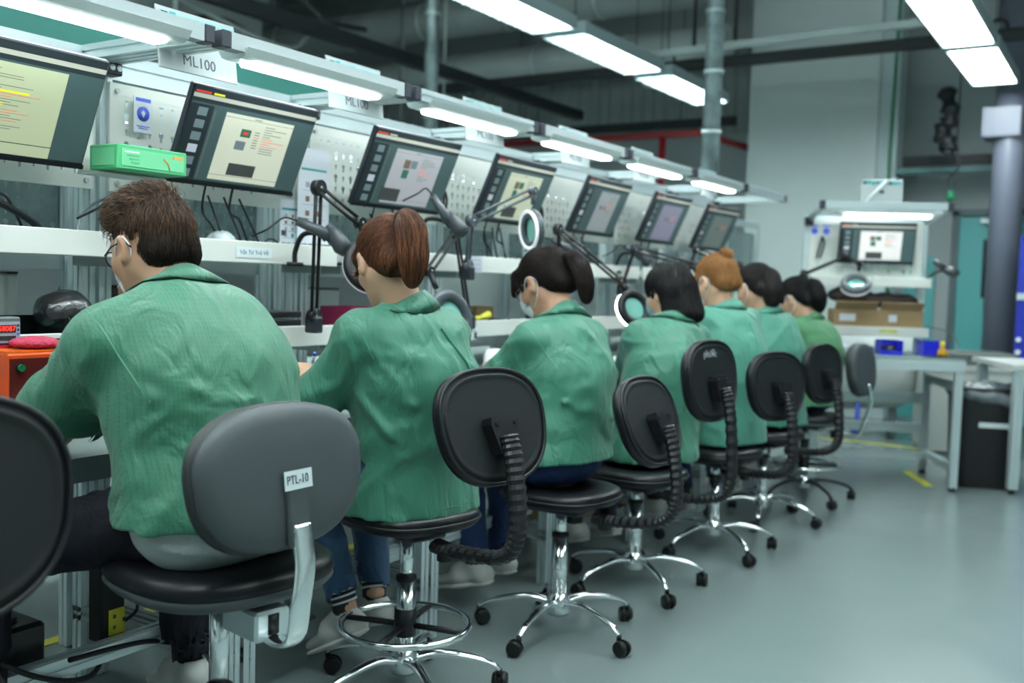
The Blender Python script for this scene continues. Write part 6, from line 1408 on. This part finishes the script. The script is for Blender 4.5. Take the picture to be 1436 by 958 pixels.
H_DB = hairmat('hair_dark_brown', (.004, .003, .003), (.20, .10, .055)); H_RB = hairmat('hair_red_brown', (.016, .007, .005), (.30, .11, .05)); H_BK = hairmat('hair_soft_black', (.005, .004, .005), (.035, .020, .016))
H_OR = hairmat('hair_orange', (.20, .085, .025), (.55, .27, .10)); H_BL = hairmat('hair_black', (.004, .004, .005), (.016, .014, .016)); H_GB = hairmat('hair_black_soft', (.01, .009, .01), (.05, .04, .04))
PI_ = PI
person(dict(label='person in a green work shirt with cropped brown hair, glasses and grey undershirt', root=(-1.58, 1.40), rz=PI, seat=.63, fem=False, detail=3, w=1.08, hs=.93, skin=SKIN_D,
    head=(-1.825, 1.425, 1.245), hrot=(.28, .02, 0), neck=(-1.735, 1.425, 1.135), pelx=-.01, loose=.036, shL=(-1.735, 1.255, 1.045), shR=(-1.735, 1.575, 1.045), slen=.80, sleeve=.086, dep=1.05,
    elL=(-1.945, 1.275, .86), wrL=(-2.12, 1.40, .93), elR=(-1.95, 1.70, .84), wrR=(-2.13, 1.55, .88), hem=.71, under=True, knL=(-2.03, 1.17, .60), knR=(-1.99, 1.63, .58), anL=(-2.02, 1.14, .12), anR=(-1.97, 1.655, .25),
    trou=TROU, hair='cropped', hairm=H_DB, mask=MASKW, glasses=BLACKP, glove={'L', 'R'}, shirtm=GREEN, cuffr=.062,
    folds=[((-1.58, 1.20, .97), (-1.45, 1.38, .90), .016, .012), ((-1.50, 1.24, .85), (-1.44, 1.45, .81), .014, .012), ((-1.55, 1.22, .90), (-1.45, 1.42, .86), .012, .009), ((-1.62, 1.22, 1.02), (-1.47, 1.30, .96), .014, .010)]))
person(dict(label='person in a green work shirt with a long red-brown ponytail and striped socks', root=(-1.73, 2.245), rz=PI - .12, seat=.56, detail=3, w=1.0,
    head=(-1.815, 2.215, 1.240), hrot=(.40, -.30, 0), neck=(-1.755, 2.235, 1.10), loose=.034, sleeve=.074, shl=.165, sdz=-.07, slen=.95, dep=1.0,
    elL=(-1.93, 2.04, .83), wrL=(-2.07, 2.135, .905), hem=.545, knL=(-2.08, 2.22, .52), knR=(-2.06, 2.44, .52), anL=(-1.955, 2.23, .215), anR=(-1.955, 2.36, .225), cuffup=.03, ftL=(1, .1, -.55), ftR=(1, -.1, -.35),
    trou=JEAN, hair='pony', hairm=H_RB, tie=(-.120, 0, .066), tail=[(-.118, 0, .066), (-.142, 0, .072), (-.166, 0, .030), (-.150, 0, -.045), (-.122, 0, -.105)], tailr=[.010, .014, .028, .030, .010], bandm=mat('violet_band', (.03, .02, .16), .5), shirtm=GREEN2, stripes=True, backseam=-.06, pen=(-1.90, 2.02, .955), locks=[((.062, .070, -.01), .11, 60), ((.07, .062, .0), .12, 40)],
    folds=[((-1.62, 2.12, 1.0), (-1.58, 2.16, .72), .016, .010), ((-1.60, 2.22, 1.02), (-1.56, 2.20, .80), .018, .009), ((-1.75, 2.05, .95), (-1.60, 2.10, .85), .014, .013), ((-1.78, 2.03, .90), (-1.62, 2.06, .74), .014, .012)]))
person(dict(label='person with a dark ponytail and white folded face mask, blue jeans and green shirt', root=(-1.665, 2.985), rz=PI - .12, seat=.515, detail=3, w=1.0,
    bangs=[cone((.070, s * .035, .062), (.098, s * .045, .012), .022, .007, .02) for s in (-1, 1)] + [cone((.080, 0, .055), (.106, 0, .018), .022, .007, .02)], head=(-1.825, 3.115, 1.192), hrot=(.50, .02, 0), neck=(-1.715, 3.075, 1.06), loose=.034, sleeve=.074, shl=.165, sdz=-.07, slen=.98, dep=1.0,
    elL=(-1.94, 2.93, .80), wrL=(-2.04, 3.12, .905), hem=.60, knL=(-2.02, 2.93, .54), knR=(-2.03, 3.2, .54), anL=(-1.98, 2.95, .20), anR=(-1.98, 3.12, .2), cuffup=.0,
    trou=JEAND, hair='pony', hairm=H_BK, tie=(-.108, 0, .020), tail=[(-.108, 0, .020), (-.145, 0, .030), (-.168, 0, -.02), (-.160, 0, -.08), (-.140, 0, -.13)], tailr=[.010, .013, .020, .019, .008], shirtm=GREEN2, mask=MASKW, glove={'L', 'R'}, glasses=mat('thin_glasses_frame', (.2, .12, .1), .3), skin=SKIN_D, pen=(-1.86, 2.93, .93), locks=[((.085, .05, .05), .09, 140), ((.09, .03, .055), .07, 120), ((.09, 0.0, .055), .07, 100)],
    folds=[((-1.62, 2.90, .80), (-1.50, 3.10, .74), .015, .010), ((-1.62, 2.92, .92), (-1.52, 3.08, .88), .016, .008)]))
person(dict(label='person with a straight black bob and blue face mask in a green shirt', root=(-1.65, 3.72), rz=PI - .35, seat=.49, detail=2, w=.98, head=(-1.735, 4.02, 1.165), hrot=(.40, .10, 0), neck=(-1.68, 3.95, 1.03), loose=.034, sleeve=.072, slen=.98,
    elL=(-1.90, 3.98, .80), wrL=(-2.02, 4.12, .84), hem=.50, trou=JEAND, hair='bob', hairm=H_BL, shirtm=GREEN2, mask=MASKB, glove={'L', 'R'}, extra=[((-1.60, 3.80, .50), (-1.60, 3.87, .36), .075, .06, (.35, (1, 0, 0)))]))
person(dict(label='person with an orange hair bun and pale face mask in a pale green shirt', root=(-1.58, 4.40), rz=PI - .35, seat=.49, detail=2, w=1.0, head=(-1.715, 4.53, 1.225), hrot=(.35, .05, 0), neck=(-1.655, 4.52, 1.085), loose=.036, sleeve=.072, hem=.49, trou=JEAND, hair='bun', hairm=H_OR, tie=(-.085, 0, .085), shirtm=GREEN3, mask=MASKW, backseam=.0))
person(dict(label='person with dark shoulder hair in a half ponytail behind the orange-bun worker', root=(-1.60, 5.12), rz=PI - .3, seat=.49, detail=1, w=1.0, head=(-1.74, 5.17, 1.20), hrot=(.35, -.1, 0), neck=(-1.665, 5.17, 1.06), loose=.034, hem=.50, trou=JEAND, hair='pony', hairm=H_GB, tie=(-.10, 0, .05), tail=[(-.10, 0, .05), (-.13, 0, .02), (-.12, 0, -.05), (-.10, 0, -.10)], tailr=[.016, .03, .04, .03], shirtm=GREEN3, mask=MASKW))
person(dict(label='person in a leaf green shirt with dark glasses, blue mask and black ponytail, farthest', root=(-1.57, 5.76), rz=PI - .2, seat=.51, detail=1, w=1.0, head=(-1.70, 5.78, 1.14), hrot=(.45, .15, 0), neck=(-1.61, 5.79, 1.01), loose=.034, hem=.55, trou=JEAND, hair='pony', hairm=H_BL, tie=(-.10, 0, .045), tail=[(-.10, 0, .045), (-.14, 0, .03), (-.135, 0, -.04), (-.115, 0, -.10)], tailr=[.015, .028, .036, .02], shirtm=GREEN4, mask=MASKB, glasses=BLACKP))
